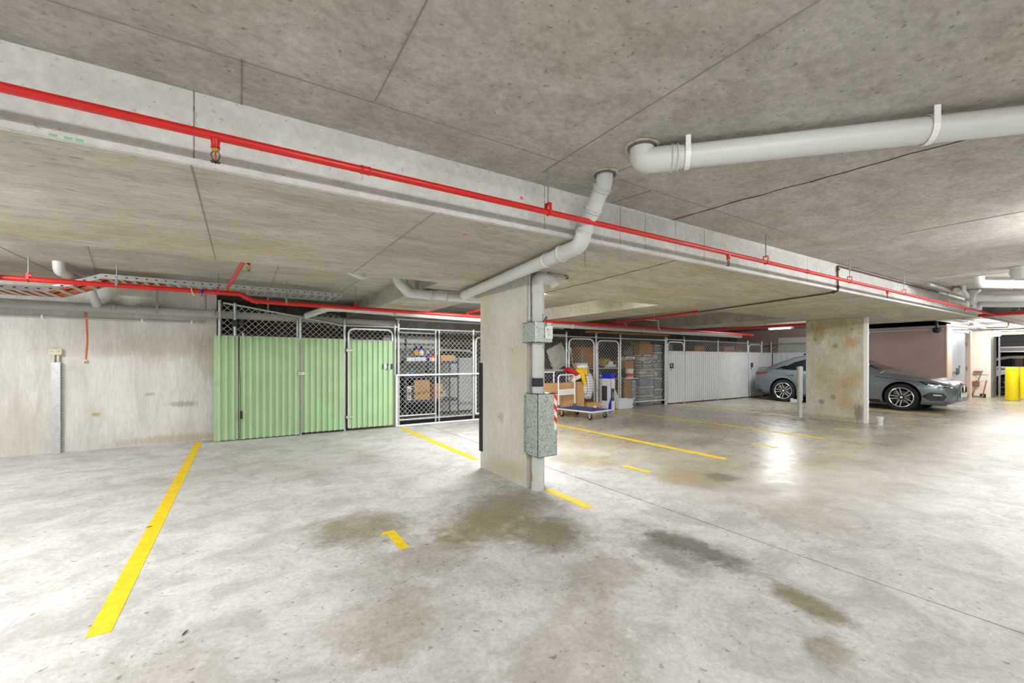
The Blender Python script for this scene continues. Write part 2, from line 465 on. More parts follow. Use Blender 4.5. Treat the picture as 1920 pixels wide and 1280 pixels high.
for a, b in [((-7, 1.90), (1.53, 1.92)), ((0, 1.9), (0, 2.25)), ((0.493, -3), (0.493, 1.9)), ((1.545, -6), (1.53, 2.1)), ((2.0, 1.92), (12, 1.95)),
             ((2.25, 2.24), (2.31, 1.93)), ((1.95, 1.55), (1.90, 1.9)), ((5.0, 1.4), (5.15, -3)), ((-2.0, -5), (-2.0, 1.9)), ((8.3, -5), (8.3, 1.95))]:
    seam(ceil, a, b)
for a, b in [((-0.18, 2.25), (-0.18, 4.25)), ((0.905, 2.25), (0.885, 4.25)), ((2.05, 2.3), (2.6, 2.9)), ((6.7, 2.25), (6.9, 4.25))]:
    seam(band, a, b, 0.006, 2.02)
for a, b in [((-1.0, 4.3), (-1.62, 7.8)), ((-1.9, 4.3), (-1.9, 7.8)), ((0.35, 4.3), (0.35, 7.8)), ((1.3, 4.3), (1.3, 7.8))]:
    seam(rear, a, b, 0.007, 2.25)
def crack(par, pts, z, wd=0.008):
    """a ragged construction joint, walked along its points"""
    r = random.Random(3)
    pp = [Vector(p) for p in pts]
    fine = []
    for a, b in zip(pp[:-1], pp[1:]):
        k = max(2, int((b - a).length / 0.09))
        for i in range(k):
            q = a.lerp(b, i / k)
            fine.append(q + Vector((r.uniform(-.012, .012), 0)))
    fine.append(pp[-1])
    m = MB()
    for i, (a, b) in enumerate(zip(fine[:-1], fine[1:])):
        wa = wd * r.uniform(.4, 1.2) / 2
        d = (b - a).normalized(); n = Vector((-d.y, d.x)) * wa
        q = [a + n, a - n, b - n, b + n]
        m.add([(v.x, v.y, z - 0.003) for v in q] + [(v.x, v.y, z + 0.003) for v in q],
              [(0, 1, 2, 3), (7, 6, 5, 4), (0, 4, 5, 1), (1, 5, 6, 2), (2, 6, 7, 3), (3, 7, 4, 0)])
    m.build('crack', 'crack', par)
crack(ceil, [(2.94, 2.24), (2.97, 1.88), (3.04, 1.3), (3.10, 0.84), (3.15, 0.5), (3.2, -0.6)], 2.33, 0.011)
crack(band, [(3.02, 2.26), (3.08, 3.0), (3.12, 4.24)], 2.02, 0.009)
for (x0, x1, y1) in ((1.78, 2.70, 9.1), (5.28, 6.2, 9.1), (9.15, 10.1, 9.1)):
    struct(MB().box(x0, x1, 4.25, y1, 2.025, 2.3).build('cross_beam', 'rear'))
# walls
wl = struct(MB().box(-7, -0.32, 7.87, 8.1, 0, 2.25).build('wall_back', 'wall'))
struct(MB().box(-0.42, -0.32, 8.1, 9.1, 0, 2.25).build('wall_cage_end', 'shaded_wall'))
struct(MB().box(-0.42, 15.6, 9.1, 9.3, 0, 2.25).build('wall_cage_back', 'shaded_wall'))
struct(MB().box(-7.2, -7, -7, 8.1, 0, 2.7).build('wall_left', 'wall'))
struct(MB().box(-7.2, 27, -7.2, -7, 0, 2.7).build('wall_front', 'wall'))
col1 = struct(MB().box(2.255, 2.47, 3.335, 4.25, 0, 2.02, 0.006).build('concrete_column', 'column'))
col2 = struct(MB().box(9.98, 10.2, 3.345, 4.33, 0, 2.02, 0.006).build('concrete_column', 'column2'))
# right-hand end: pink wall, door recess, white wall, garage
struct(MB().box(15.6, 16.0, 3.46, 9.3, 0, 2.25).build('wall_right', 'pink_brick'))
struct(MB().box(15.59, 16.01, 3.44, 3.465, 0, 2.15).build('trim_1', 'cream_paint'))
struct(MB().box(16.0, 16.12, 3.5, 3.62, 0, 2.15).box(17.9, 18.02, 3.5, 5.0, 0, 2.15).box(16.0, 18.0, 3.5, 3.62, 2.0, 2.15).build('wall_door', 'cream_paint'))
struct(MB().box(18.0, 20.5, 4.9, 5.0, 0, 2.15).box(20.5, 20.9, 3.5, 5.0, 0, 2.15).build('wall_white', 'white_paint'))
struct(MB().box(20.498, 20.91, 3.46, 3.51, 0, 2.15).build('trim_2', 'grey_paint'))
struct(MB().box(20.9, 27, 4.9, 5.0, 0, 2.15).box(26.8, 27, -7, 5, 0, 2.15).build('wall_garage', 'grey_paint'))
struct(MB().box(12.46, 12.9, -7, 2.25, 2.13, 2.7).build('dark_beam', 'darkbeam'))
struct(MB().box(12.9, 27, -7, 3.46, 2.19, 2.7).box(15.6, 27, 3.46, 5.2, 2.12, 2.7).build('ceiling_right', 'white_paint'))

# tie holes, spray-paint marks
M['marker_pink'] = mat('fluorescent_pink_spray', (250, 90, 90), 0.7)
M['marker_green'] = mat('green_spray', (130, 196, 140), 0.7)
M['tie_grey'] = mat('tie_hole_mortar', (158, 152, 134), 0.95)
for (y, z, r) in ((3.80, 1.486, .045), (4.045, 0.354, .05), (3.84, 0.466, .045), (3.53, 1.80, .03), (4.16, 1.62, .03)):
    MB().lathe([(r, 0), (r, .004), (r * .8, .005), (r * .74, .002), (0, .002)], 18, Matrix.Translation((9.981, y, z)) @ Matrix.Rotation(-PI / 2, 4, 'Y')).build('tie_hole', 'tie_grey', col2)
for (y, z) in ((4.19, 1.55), (3.58, 1.30), (3.84, 0.62)):
    MB().lathe([(.012, 0), (.012, .002), (0, .002)], 10, Matrix.Translation((2.2555, y, z)) @ Matrix.Rotation(-PI / 2, 4, 'Y')).build('tie_hole', 'tie_grey', col1)
MB().box(1.472, 1.492, 2.2415, 2.243, 2.205, 2.223).build('spray_mark', 'marker_pink', band)
MB().box(1.215, 1.25, 2.535, 2.545, 2.0185, 2.02).box(1.225, 1.235, 2.52, 2.556, 2.0185, 2.02).build('spray_mark', 'marker_pink', band)
for x in (-0.585, -0.545, -0.515): MB().box(x - .012, x + .010, 2.2305, 2.232, 2.021, 2.03).build('spray_mark', 'marker_green', band)
# ------------------------------------------------------------------ pipes and services under the ceiling
M['red_pipe'] = mat('red_fire_pipe', (196, 14, 8), 0.4, var=0.06, vscale=8, coat=0.15)
M['steel'] = mat('galvanised_steel', (150, 154, 152), 0.45, 0.7, var=0.2, vscale=30)
M['steel_light'] = mat('bright_galvanised_tube', (188, 192, 192), 0.4, 0.55, var=0.12, vscale=25)
M['brass'] = mat('brass', (190, 160, 70), 0.35, 0.8)
M['bronze'] = mat('dark_bronze', (92, 74, 58), 0.4, 0.7)
M['pvc'] = mat('grey_white_pvc', (202, 205, 202), 0.42, var=0.04, vscale=4)
M['pvc_grey'] = mat('grey_pvc', (176, 178, 176), 0.45, var=0.06, vscale=4)
M['pvc_joint'] = mat('pvc_joint_shadow', (150, 152, 150), 0.5)
M['sleeve'] = mat('dark_fire_collar', (92, 94, 96), 0.5)
M['plaster'] = mat('ragged_plaster', (196, 184, 158), 0.95, bump=0.8, bscale=60)
M['copper'] = mat('brown_copper_tube', (88, 58, 42), 0.5, 0.3)
M['cream_plastic'] = mat('cream_plastic', (214, 206, 184), 0.5)
M['white_plastic'] = mat('white_plastic', (232, 232, 230), 0.4)
M['orange_cable'] = mat('orange_cable', (236, 104, 24), 0.5)
M['black_plastic'] = mat('black_plastic', (26, 26, 30), 0.45)
M['blue_tape'] = mat('blue_tape', (30, 40, 110), 0.5)
M['yellow_tape'] = mat('pale_yellow_tape', (232, 220, 150), 0.5)
M['diffuser'] = mat('lit_diffuser', (255, 252, 244), 0.5, emit=6.0)

def sprinkler(par, x, y, z):
    """pendent sprinkler head hanging below a tee at (x, y, z)"""
    T = Matrix.Translation((x, y, z))
    h = MB().lathe([(0.017, 0.0), (0.014, -0.024), (0.016, -0.026), (0.016, -0.034)], 14, T).build('sprinkler_tee', 'red_pipe', par, 40)
    b = MB().lathe([(0.010, -0.034), (0.013, -0.036), (0.013, -0.044), (0.009, -0.048)], 12, T)
    b.build('sprinkler_nut', 'brass', h, 40)
    fr = MB()
    for s in (-1, 1):
        fr.tube([(x + s * a, y, z + b2) for a, b2 in ((.007, -.046), (.013, -.055), (.014, -.065), (.010, -.076), (.003, -.083))], 0.0026, 6)
    fr.lathe([(0.005, -0.08), (0.004, -0.086), (0.0, -0.087)], 8, T)
    fr.build('sprinkler_frame', 'bronze', h, 40)
    MB().lathe([(0.002, -0.048), (0.003, -0.06), (0.002, -0.08)], 8, T).build('sprinkler_bulb', 'red_pipe', h, 40)
    d = MB()
    for k in range(8):
        a = k * PI / 4
        d.box(0.002, 0.017, -0.0035, 0.0035, -0.0885, -0.0865, m=T @ Matrix.Rotation(a, 4, 'Z'))
    d.build('sprinkler_deflector', 'bronze', h)

def hanger(par, x, y, z, top, r, clamp='red_pipe'):
    MB().tube([(x, y, z + r + 0.02), (x, y, top)], 0.005, 8).build('hanger_rod', 'steel', par, 40)
    c = MB()
    for s in (-1, 1):
        c.box(x - 0.011, x + 0.011, y + s * (r + 0.003) - 0.0015, y + s * (r + 0.003) + 0.0015, z - 0.002, z + r + 0.035)
    c.box(x - 0.011, x + 0.011, y - r - 0.004, y + r + 0.004, z + r + 0.033, z + r + 0.037)
    c.tube([(x, y - (r + .003) * math.cos(a), z - (r + .003) * math.sin(a)) for a in [PI * k / 8 for k in range(9)]], 0.003, 6)
    c.build('hanger_clamp', clamp, par)

def coupling(par, p, d, r, L=0.05, mt='red_pipe', name='coupling'):
    p, d = Vector(p), Vector(d).normalized()
    MB().tube([p - d * L / 2, p - d * L * .3, p - d * L * .28, p + d * L * .28, p + d * L * .3, p + d * L / 2],
              [r * 1.08, r * 1.22, r * 1.08, r * 1.08, r * 1.22, r * 1.08], 16).build(name, mt, par, 40)

# long sprinkler main along the face of the band beam
p = thing('sprinkler_pipe', 'long thin red sprinkler pipe running along the front face of the wide concrete beam', 'pipe', (0, 2.05, 2.08))
MB().tube([(-6.9, 2.05, 2.08), (3, 2.05, 2.08), (12.3, 2.05, 2.075)], 0.017, 14).build('pipe_run', 'red_pipe', p, 40)
for x in (-0.087, 3.40, 6.85, -3.6, 10.3): sprinkler(p, x, 2.05, 2.066)
for x in (1.545, 3.98, 5.74, 7.42, 9.3, 11.2, -2.4): hanger(p, x, 2.05, 2.08, 2.33, 0.017)
for x in (0.486, 4.75, 8.4): coupling(p, (x, 2.05, 2.08), (1, 0, 0), 0.017, 0.045)
p = thing('sprinkler_pipe', 'red pipe crossing below the dark beam at the far right end', 'pipe', (12.32, 2.05, 2.08))
MB().tube([(12.32, 2.6, 2.08), (12.32, -6.9, 2.08)], 0.03, 14).build('pipe_run', 'red_pipe', p, 40)
for y in (1.75, 0.0): hanger(p, 12.32, y, 2.08, 2.33, 0.03, 'steel')
coupling(p, (12.32, 2.05, 2.08), (0, 1, 0), 0.03, 0.09)

def hole(par, x, y, z, r):
    """grey fire collar in a ragged patched hole"""
    rr = random.Random(int(x * 100))
    n = 26
    vs, fs = [], []
    for j in range(n):
        a = 2 * PI * j / n
        q = r * (1.3 + rr.uniform(0.0, 0.28))
        vs += [(x + r * math.cos(a), y + r * math.sin(a), z - 0.012), (x + q * math.cos(a), y + q * math.sin(a), z - 0.002)]
    for j in range(n):
        k = (j + 1) % n
        fs.append((2 * j, 2 * j + 1, 2 * k + 1, 2 * k))
    MB().add(vs, fs).build('plaster_patch', 'plaster', par)
    MB().lathe([(r * 1.22, 0.0), (r * 1.24, -0.014), (r * 1.02, -0.016), (r * 1.02, 0.0)], 26, Matrix.Translation((x, y, z)), False).build('fire_collar', 'sleeve', par, 40)

def pipe_bracket(par, x, y, z, r, top, d, mt='white_plastic'):
    """strap that goes round a pipe and up to the slab; d is the pipe's direction"""
    d = Vector((d[0], d[1], 0)).normalized(); n = Vector((-d.y, d.x, 0))
    m = MB()
    pts = [Vector((x, y, z)) + n * (r + .004) * math.cos(a) + Vector((0, 0, (r + .004) * math.sin(a))) for a in [PI * 2 * k / 16 for k in range(17)]]
    for a, b in zip(pts[:-1], pts[1:]):
        q = [a - d * .012, a + d * .012, b + d * .012, b - d * .012]
        out = [(v - Vector((x, y, z))).normalized() * .003 for v in q]
        m.add(q + [u + o for u, o in zip(q, out)], [(0, 1, 2, 3), (7, 6, 5, 4), (0, 4, 5, 1), (2, 6, 7, 3), (1, 5, 6, 2), (3, 7, 4, 0)])
    side = Vector((x, y, z)) - n * 0.0
    for s in (-1,):
        q = side + n * s * (r + .004)
        m.add([q - d * .012 + n * .003, q + d * .012 + n * .003, q + d * .012 - n * .003, q - d * .012 - n * .003] +
              [v + Vector((0, 0, top - z)) for v in (q - d * .012 + n * .003, q + d * .012 + n * .003, q + d * .012 - n * .003, q - d * .012 - n * .003)],
              [(0, 1, 2, 3), (7, 6, 5, 4), (0, 4, 5, 1), (1, 5, 6, 2), (2, 6, 7, 3), (3, 7, 4, 0)])
    m.build('pipe_bracket', mt, par)

# big drain pipe under the front slab
p = thing('drain_pipe', 'fat pale grey drain pipe hung under the ceiling, running out at the upper right', 'pipe', (1.80, 1.545, 2.33))
d = Vector((1.085, -1.14, 0)).normalized()
a0 = Vector((1.79, 1.555, 2.34))
MB().tube(bend([a0, (1.79, 1.555, 2.25), tuple(Vector((1.79, 1.555, 2.25)) + d * 0.16)], 0.085, 10), 0.063, 20).build('elbow', 'pvc', p, 50)
s0 = Vector((1.79, 1.555, 2.25)) + d * 0.13
MB().tube([s0, s0 + d * 4.2], 0.058, 20).build('pipe_run', 'pvc', p, 50)
coupling(p, s0 + d * 0.03, d, 0.058, 0.04, 'pvc', 'socket')
hole(p, 1.79, 1.555, 2.33, 0.062)
for k in (0.09, 1.12, 2.2):
    q = s0 + d * k
    pipe_bracket(p, q.x, q.y, 2.25, 0.058, 2.33, d)

# sloping drain pipe: from the slab past the beam face, back under the beam to the column
p = thing('drain_pipe', 'pale grey drain pipe bending down past the beam and back over the near column', 'pipe', (1.864, 1.9, 2.33))
path = bend([(1.862, 1.90, 2.34), (1.865, 1.915, 2.27), (1.905, 2.155, 2.03)], 0.05, 5)
MB().tube(path, 0.05, 20).build('pipe_run', 'pvc', p, 50)
MB().tube(bend([(1.898, 2.115, 2.07), (1.908, 2.175, 1.962), (1.93, 2.40, 1.958)], 0.10, 8), 0.053, 20).build('elbow', 'pvc', p, 50)
MB().tube([(1.925, 2.36, 1.958), (2.165, 4.34, 1.952)], 0.05, 20).build('pipe_run', 'pvc', p, 50)
MB().tube(bend([(2.16, 4.30, 1.952), (2.185, 4.52, 1.95), (2.40, 4.75, 1.955)], 0.12, 8), 0.053, 20).build('elbow', 'pvc', p, 50)
MB().tube([(3.2, 4.75, 1.955), (1.78, 4.75, 1.958)], 0.05, 20).build('pipe_run', 'pvc', p, 50)
MB().tube(bend([(1.84, 4.75, 1.958), (1.60, 4.75, 1.965), (1.46, 4.72, 2.09), (1.455, 4.72, 2.26)], 0.12, 8), 0.053, 20).build('elbow', 'pvc', p, 50)
MB().tube(bend([(1.98, 4.75, 1.965), (1.74, 4.93, 1.99), (1.64, 5.0, 2.1), (1.63, 5.0, 2.26)], 0.1, 8), 0.042, 18).build('branch', 'pvc', p, 50)
for q, dd in (((1.868, 1.935, 2.25), (.04, .24, -.24)), ((1.884, 2.03, 2.155), (.04, .24, -.24)), ((1.90, 2.125, 2.055), (.02, .2, -.2)), ((1.93, 2.40, 1.958), (.24, 1.98, 0)),
              ((1.86, 4.75, 1.957), (1, 0, 0)), ((2.05, 4.75, 1.957), (1, 0, 0))):
    coupling(p, q, dd, 0.05, 0.03, 'pvc', 'socket')
hole(p, 1.862, 1.90, 2.33, 0.054)
pipe_bracket(p, 1.955, 2.60, 1.957, 0.05, 2.02, (.24, 1.98))
p = thing('drain_pipe', 'short white pipe elbow just showing past the rear edge of the wide beam', 'pipe', (0.95, 4.5, 2.1))
MB().tube(bend([(0.87, 4.42, 2.26), (0.88, 4.43, 2.09), (1.05, 4.55, 2.06), (1.2, 4.62, 2.2), (1.22, 4.62, 2.26)], 0.08, 8), 0.04, 16).build('elbow', 'pvc', p, 50)

# downpipe, covers and conduit on the near column
p = thing('downpipe', 'white vertical downpipe with a swan neck, standing against the near column', 'pipe', (2.335, 3.262, 0))
X, Y = 2.335, 3.262
MB().tube([(X, Y, 0), (X, Y, 1.86)], 0.052, 20).build('pipe_run', 'pvc', p, 50)
MB().tube(bend([(X, Y, 1.84), (X, Y, 1.975), (X + 0.13, Y - 0.03, 1.96), (X + 0.17, Y - 0.03, 1.90)], 0.09, 9), 0.055, 20).build('swan_neck', 'pvc', p, 50)
for z, r in ((0.035, 1.15), (0.19, 1.1), (0.26, 1.06), (1.86, 1.08)):
    MB().tube([(X, Y, z - 0.035), (X, Y, z + 0.035)], 0.052 * r, 20).build('socket', 'pvc', p, 50)
MB().tube([(X, Y, 0.955), (X, Y, 1.035)], 0.0535, 20).build('black_band', 'black_plastic', p, 50)['label'] = 'black rubber band'
for z in (0.945, 1.045):
    MB().tube([(X, Y, z - 0.006), (X, Y, z + 0.006)], 0.0555, 20).build('hose_clamp', 'steel_light', p, 50)
MB().box(X + 0.05, X + 0.33, Y - 0.05, Y - 0.01, 1.985, 2.0).box(X + 0.31, X + 0.33, Y - 0.05, Y - 0.01, 1.985, 2.02).box(X + 0.05, X + 0.07, Y - 0.05, Y - 0.01, 1.985, 2.02).build('support_strap', 'pvc_grey', p)
def on_pipe(poly, z0, name, mt, par, a0=-1.05, lift=0.002):
    """flat sticker wrapped on the downpipe; poly in (angle offset in metres, height)"""
    R = 0.052 + lift
    vs = []
    for u, z in poly:
        a = -PI / 2 + 0.55 + u / R
        vs.append((X + R * math.cos(a), Y + R * math.sin(a), z0 + z))
    MB().add(vs, [tuple(range(len(vs)))]).build(name, mt, par)
M['sticker'] = mat('white_sticker', (244, 244, 240), 0.5)
for s, z0 in ((1, 1.60), (-1, 1.335)):
    on_pipe([(-.013, -.05 * s), (.013, -.05 * s), (.013, .03 * s), (0, .048 * s), (-.013, .03 * s)], z0, 'arrow_sticker', 'sticker', p, lift=.0015)
    on_pipe([(-.004, -.05 * s), (.004, -.05 * s), (.004, .012 * s), (-.004, .012 * s)], z0, 'arrow_shaft', 'black_plastic', p, lift=.0024)
    on_pipe([(-.009, .016 * s), (0, .010 * s), (.009, .016 * s), (0, .036 * s)], z0, 'arrow_head', 'black_plastic', p, lift=.0024)

def spangle():
    t = NT('galvanised_spangle')
    v = t.nt.nodes.new('ShaderNodeTexVoronoi')
    v.inputs['Scale'].default_value = 75
    t.link(t.pos, v.inputs['Vector'])
    n = t.noise(t.pos, 70, 3, 0.6)
    c = t.ramp(t.math('ADD', t.math('MULTIPLY', v.outputs['Color'], 0.5), t.math('MULTIPLY', n, 0.5)),
               [(0.34, lin((132, 143, 138))), (0.44, lin((170, 181, 175))), (0.7, lin((188, 197, 192)))])
    t.link(c, t.b.inputs['Base Color'])
    t.b.inputs['Metallic'].default_value = 0.35
    t.b.inputs['Roughness'].default_value = 0.45
    return t.m
M['spangle'] = spangle()
M['tag_white'] = mat('white_tag', (236, 234, 228), 0.5)
M['print_grey'] = mat('grey_print', (150, 156, 168), 0.6)
M['print_blue'] = mat('blue_print', (80, 90, 170), 0.6)
M['stripe_red'] = mat('red_reflective_stripe', (222, 26, 22), 0.4)
M['stripe_white'] = mat('white_reflective_stripe', (238, 238, 234), 0.4)
p = thing('pipe_cover', 'small galvanised metal box round the downpipe, with a white tag wired on', 'cover', (2.31, 3.24, 1.36))
b = MB().box(2.213, 2.217, 3.13, 3.335, 1.36, 1.545).box(2.213, 2.408, 3.13, 3.134, 1.36, 1.545).box(2.404, 2.408, 3.13, 3.335, 1.36, 1.545)
b.box(2.213, 2.283, 3.13, 3.335, 1.541, 1.545).box(2.387, 2.408, 3.13, 3.335, 1.541, 1.545).box(2.213, 2.408, 3.13, 3.21, 1.541, 1.545)
b.box(2.213, 2.283, 3.13, 3.335, 1.36, 1.364).box(2.213, 2.408, 3.13, 3.21, 1.36, 1.364).build('sheet_box', 'spangle', p)
MB().box(2.2115, 2.219, 3.126, 3.131, 1.358, 1.547).build('corner_fold', 'steel_light', p)
tg = MB().box(2.318, 2.404, 3.122, 3.1245, 1.395, 1.512, 0.001).build('tag', 'tag_white', p)
for z, x1 in ((1.478, 2.395), (1.462, 2.38), (1.448, 2.392), (1.432, 2.385), (1.418, 2.39)):
    MB().box(2.345, x1, 3.1212, 3.1218, z, z + 0.004).build('print_line', 'print_grey', tg)
MB().box(2.338, 2.348, 3.1212, 3.1218, 1.472, 1.486).build('print_mark', 'print_blue', tg)
MB().tube(bend([(2.33, 3.122, 1.50), (2.325, 3.118, 1.53), (2.335, 3.12, 1.585), (2.352, 3.15, 1.60), (2.352, 3.2, 1.55)], 0.02, 5), 0.004, 8).build('wire_loop', 'black_plastic', p)
p = thing('pipe_cover', 'tall galvanised metal box round the foot of the downpipe, with red and white stripes', 'cover', (2.34, 3.24, 0.325))
b = MB().box(2.243, 2.247, 3.13, 3.335, 0.325, 0.895).box(2.243, 2.458, 3.13, 3.134, 0.325, 0.895).box(2.454, 2.458, 3.13, 3.335, 0.325, 0.895)
b.box(2.243, 2.28, 3.13, 3.335, 0.891, 0.895).box(2.243, 2.458, 3.13, 3.2, 0.891, 0.895).box(2.39, 2.458, 3.13, 3.335, 0.891, 0.895)
b.box(2.243, 2.28, 3.13, 3.335, 0.325, 0.329).box(2.243, 2.458, 3.13, 3.2, 0.325, 0.329).box(2.39, 2.458, 3.13, 3.335, 0.325, 0.329).build('sheet_box', 'spangle', p)
MB().box(2.225, 2.244, 3.325, 3.334, 0.34, 0.88).build('fixing_flange', 'spangle', p)
for z in (0.36, 0.62, 0.86):
    MB().lathe([(0.006, 0), (0.006, .004), (.003, .006), (0, .006)], 8, Matrix.Translation((2.234, 3.325, z)) @ Matrix.Rotation(PI / 2, 4, 'X')).build('screw', 'steel', p)
st = MB().box(2.424, 2.456, 3.127, 3.1295, 0.56, 0.888).build('stripe_tape', 'stripe_white', p)
for k in range(3):
    z = 0.61 + k * 0.105
    MB().add([(2.424, 3.1265, z + 0.04), (2.456, 3.1265, z), (2.456, 3.1265, z + 0.05), (2.424, 3.1265, z + 0.09)], [(0, 1, 2, 3)]).build('red_stripe', 'stripe_red', st)
p = thing('conduit', 'thin pale conduit running up the narrow face of the near column', 'conduit', (2.285, 3.322, 1.57))
MB().tube([(2.285, 3.322, 1.57), (2.285, 3.322, 2.02)], 0.010, 10).build('conduit_run', 'pvc', p, 50)
MB().box(2.27, 2.30, 3.31, 3.335, 1.72, 1.735).build('saddle', 'pvc', p)
MB().box(2.272, 2.298, 3.308, 3.334, 1.58, 1.61, .003).build('coupling', 'pvc', p)
tag(MB().box(2.243, 2.2555, 4.19, 4.258, 0.19, 1.17, 0.003).build('edge_guard', 'black'), 'black rubber strip on the rear edge of the near column', 'guard')

# brown copper line over the beam
p = thing('copper_pipe', 'thin brown pipe dropping over the beam face and back under the beam', 'pipe', (5.905, 2.23, 2.0))
MB().tube(bend([(9.6, 2.228, 2.305), (5.905, 2.228, 2.305), (5.905, 2.222, 2.003), (5.98, 2.4, 2.003), (6.45, 4.40, 2.003)], 0.03, 5), 0.010, 10).build('pipe_run', 'copper', p, 50)
for q in ((5.905, 2.222, 2.26), (5.905, 2.222, 2.05), (5.93, 2.28, 2.003)):
    MB().lathe([(.013, -.015), (.016, -.01), (.016, .01), (.013, .015)], 10, Matrix.Translation(q)).build('fitting', 'copper', p, 50)

# left wall: grey waste pipe, conduit, cord, protective channel
p = thing('waste_pipe', 'grey waste pipe running along the left wall behind the cage mesh', 'pipe', (0, 7.79, 1.9))
MB().tube([(-6.9, 7.79, 1.94), (2.4, 7.79, 1.862)], 0.058, 20).build('pipe_run', 'pvc_grey', p, 50)
for x in (-3.2, -1.46, -1.20, -0.35, 1.0): coupling(p, (x, 7.79, 1.895 - x * .0084), (1, 0, 0), 0.058, 0.05, 'pvc_grey', 'socket')
for x in (-1.0, 0.35): pipe_bracket(p, x, 7.79, 1.9, 0.058, 2.25, (1, 0), 'steel')
MB().tube(bend([(-1.652, 6.45, 2.26), (-1.652, 6.47, 2.155), (-1.64, 7.45, 2.15), (-1.62, 7.72, 1.93)], 0.13, 8), 0.05, 18).build('branch', 'pvc', p, 50)
p = thing('conduit', 'thin grey conduit clipped along the left wall, turning up at its end', 'conduit', (-1.5, 7.855, 1.757))
MB().tube(bend([(-6.9, 7.855, 1.757), (-0.465, 7.855, 1.757), (-0.465, 7.855, 2.24)], 0.03, 5), 0.012, 10).build('conduit_run', 'pvc_grey', p, 50)
for x in (-3.2, -2.16, -1.18, -0.62):
    MB().box(x - .01, x + .01, 7.84, 7.87, 1.735, 1.78).build('clip', 'white_plastic', p)
    for s in (-1, 1):
        MB().lathe([(.007, 0), (.007, .004), (0, .006)], 8, Matrix.Translation((x, 7.87, 1.757 + s * .028)) @ Matrix.Rotation(PI / 2, 4, 'X')).build('screw', 'white_plastic', p)
p = thing('drop_cable', 'orange-red cord hanging down the left wall with a grey plug', 'cord', (-1.754, 7.855, 1.2))
MB().tube(bend([(-1.757, 7.84, 1.86), (-1.75, 7.86, 1.7), (-1.742, 7.86, 1.45), (-1.757, 7.86, 1.21)], 0.4, 8), 0.007, 8).build('cord_run', 'orange_cable', p, 50)
MB().box(-1.778, -1.738, 7.835, 7.869, 1.165, 1.205, .005).build('plug', 'cream_plastic', p)
MB().box(-1.762, -1.746, 7.832, 7.836, 1.172, 1.185).build('plug_hole', 'black_plastic', p)
p = thing('protective_channel', 'galvanised folded steel channel standing against the left wall', 'channel', (-2.02, 7.83, 0))
c = MB().box(-2.066, -1.980, 7.79, 7.796, 0, 1.172).box(-2.066, -2.060, 7.796, 7.87, 0, 1.172).box(-1.986, -1.980, 7.796, 7.87, 0, 1.172)
c.box(-1.98, -1.962, 7.864, 7.87, 0.02, 1.13)
c.build('channel_sheet', 'steel_light', p)
for k in range(30):
    z = 0.06 + k * 0.036
    MB().box(-1.9795, -1.9785, 7.822, 7.84, z, z + 0.017).build('slot', 'dark', p)
for z in (0.35, 0.75, 1.02): MB().box(-2.07, -2.064, 7.80, 7.82, z, z + .03).build('fold_mark', 'steel', p)
p = thing('switch_box', 'cream plastic junction box on two short conduits, above the steel channel', 'box', (-2.03, 7.83, 1.172))
MB().box(-2.095, -1.968, 7.80, 7.868, 1.275, 1.345, 0.006).build('box_body', 'cream_plastic', p)
for x in (-2.052, -2.008): MB().tube([(x, 7.83, 1.10), (x, 7.83, 1.28)], 0.014, 10).build('conduit_stub', 'cream_plastic', p, 50)
MB().box(-2.10, -1.972, 7.794, 7.80, 1.268, 1.278).build('lid_edge', 'cream_plastic', p)
for x in (-2.06, -2.0): MB().box(x - .012, x + .012, 7.797, 7.801, 1.31, 1.32).build('lid_clip', 'print_grey', p)

# cable ladder with orange cables
p = thing('cable_tray', 'perforated steel cable ladder carrying orange cables above the left wall', 'cable tray', (0, 7.0, 2.0))
tp = [(-6.9, 1.945), (-1.80, 1.945), (-1.36, 2.135), (1.25, 2.12)]
def tz(x):
    for (a, za), (b, zb) in zip(tp[:-1], tp[1:]):
        if a <= x <= b: return za + (zb - za) * (x - a) / (b - a)
for y in (6.66, 7.20):
    m = MB()
    for (a, za), (b, zb) in zip(tp[:-1], tp[1:]):
        v = [(a, za), (b, zb), (b, zb + .055), (a, za + .055)]
        m.prism(v, 0.004, Matrix.Translation((0, y, 0)))
    m.build('side_rail', 'steel_light', p)
    h = MB()
    x = -3.4
    while x < 1.2:
        for yy in (y - .0012, y + .0041):
            h.box(x, x + .022, yy, yy + .001, tz(x) + .024, tz(x) + .036)
        x += 0.09
    hs = h.build('rail_slots', 'dark', p); hs['kind'] = 'stuff'
x = -3.4
while x < 1.22:
    sl = 0.43 if -1.8 < x < -1.36 else 0
    m = MB().box(-.018, .018, 6.664, 7.20, 0, .012, m=Matrix.Translation((x, 0, tz(x))) @ Matrix.Rotation(-math.atan(sl), 4, 'Y'))
    m.build('rung', 'steel_light', p)
    x += 0.105
for k in range(5):
    y = 6.74 + k * 0.10
    MB().tube([(a, y + .008 * ((k * 7 + i) % 3), za + .031) for i, (a, za) in enumerate([q for q in tp if q[0] < -1] + [(-0.8, 2.133)])], 0.018, 8).build('cable', 'orange_cable' if k != 2 else 'black_plastic', p, 50)

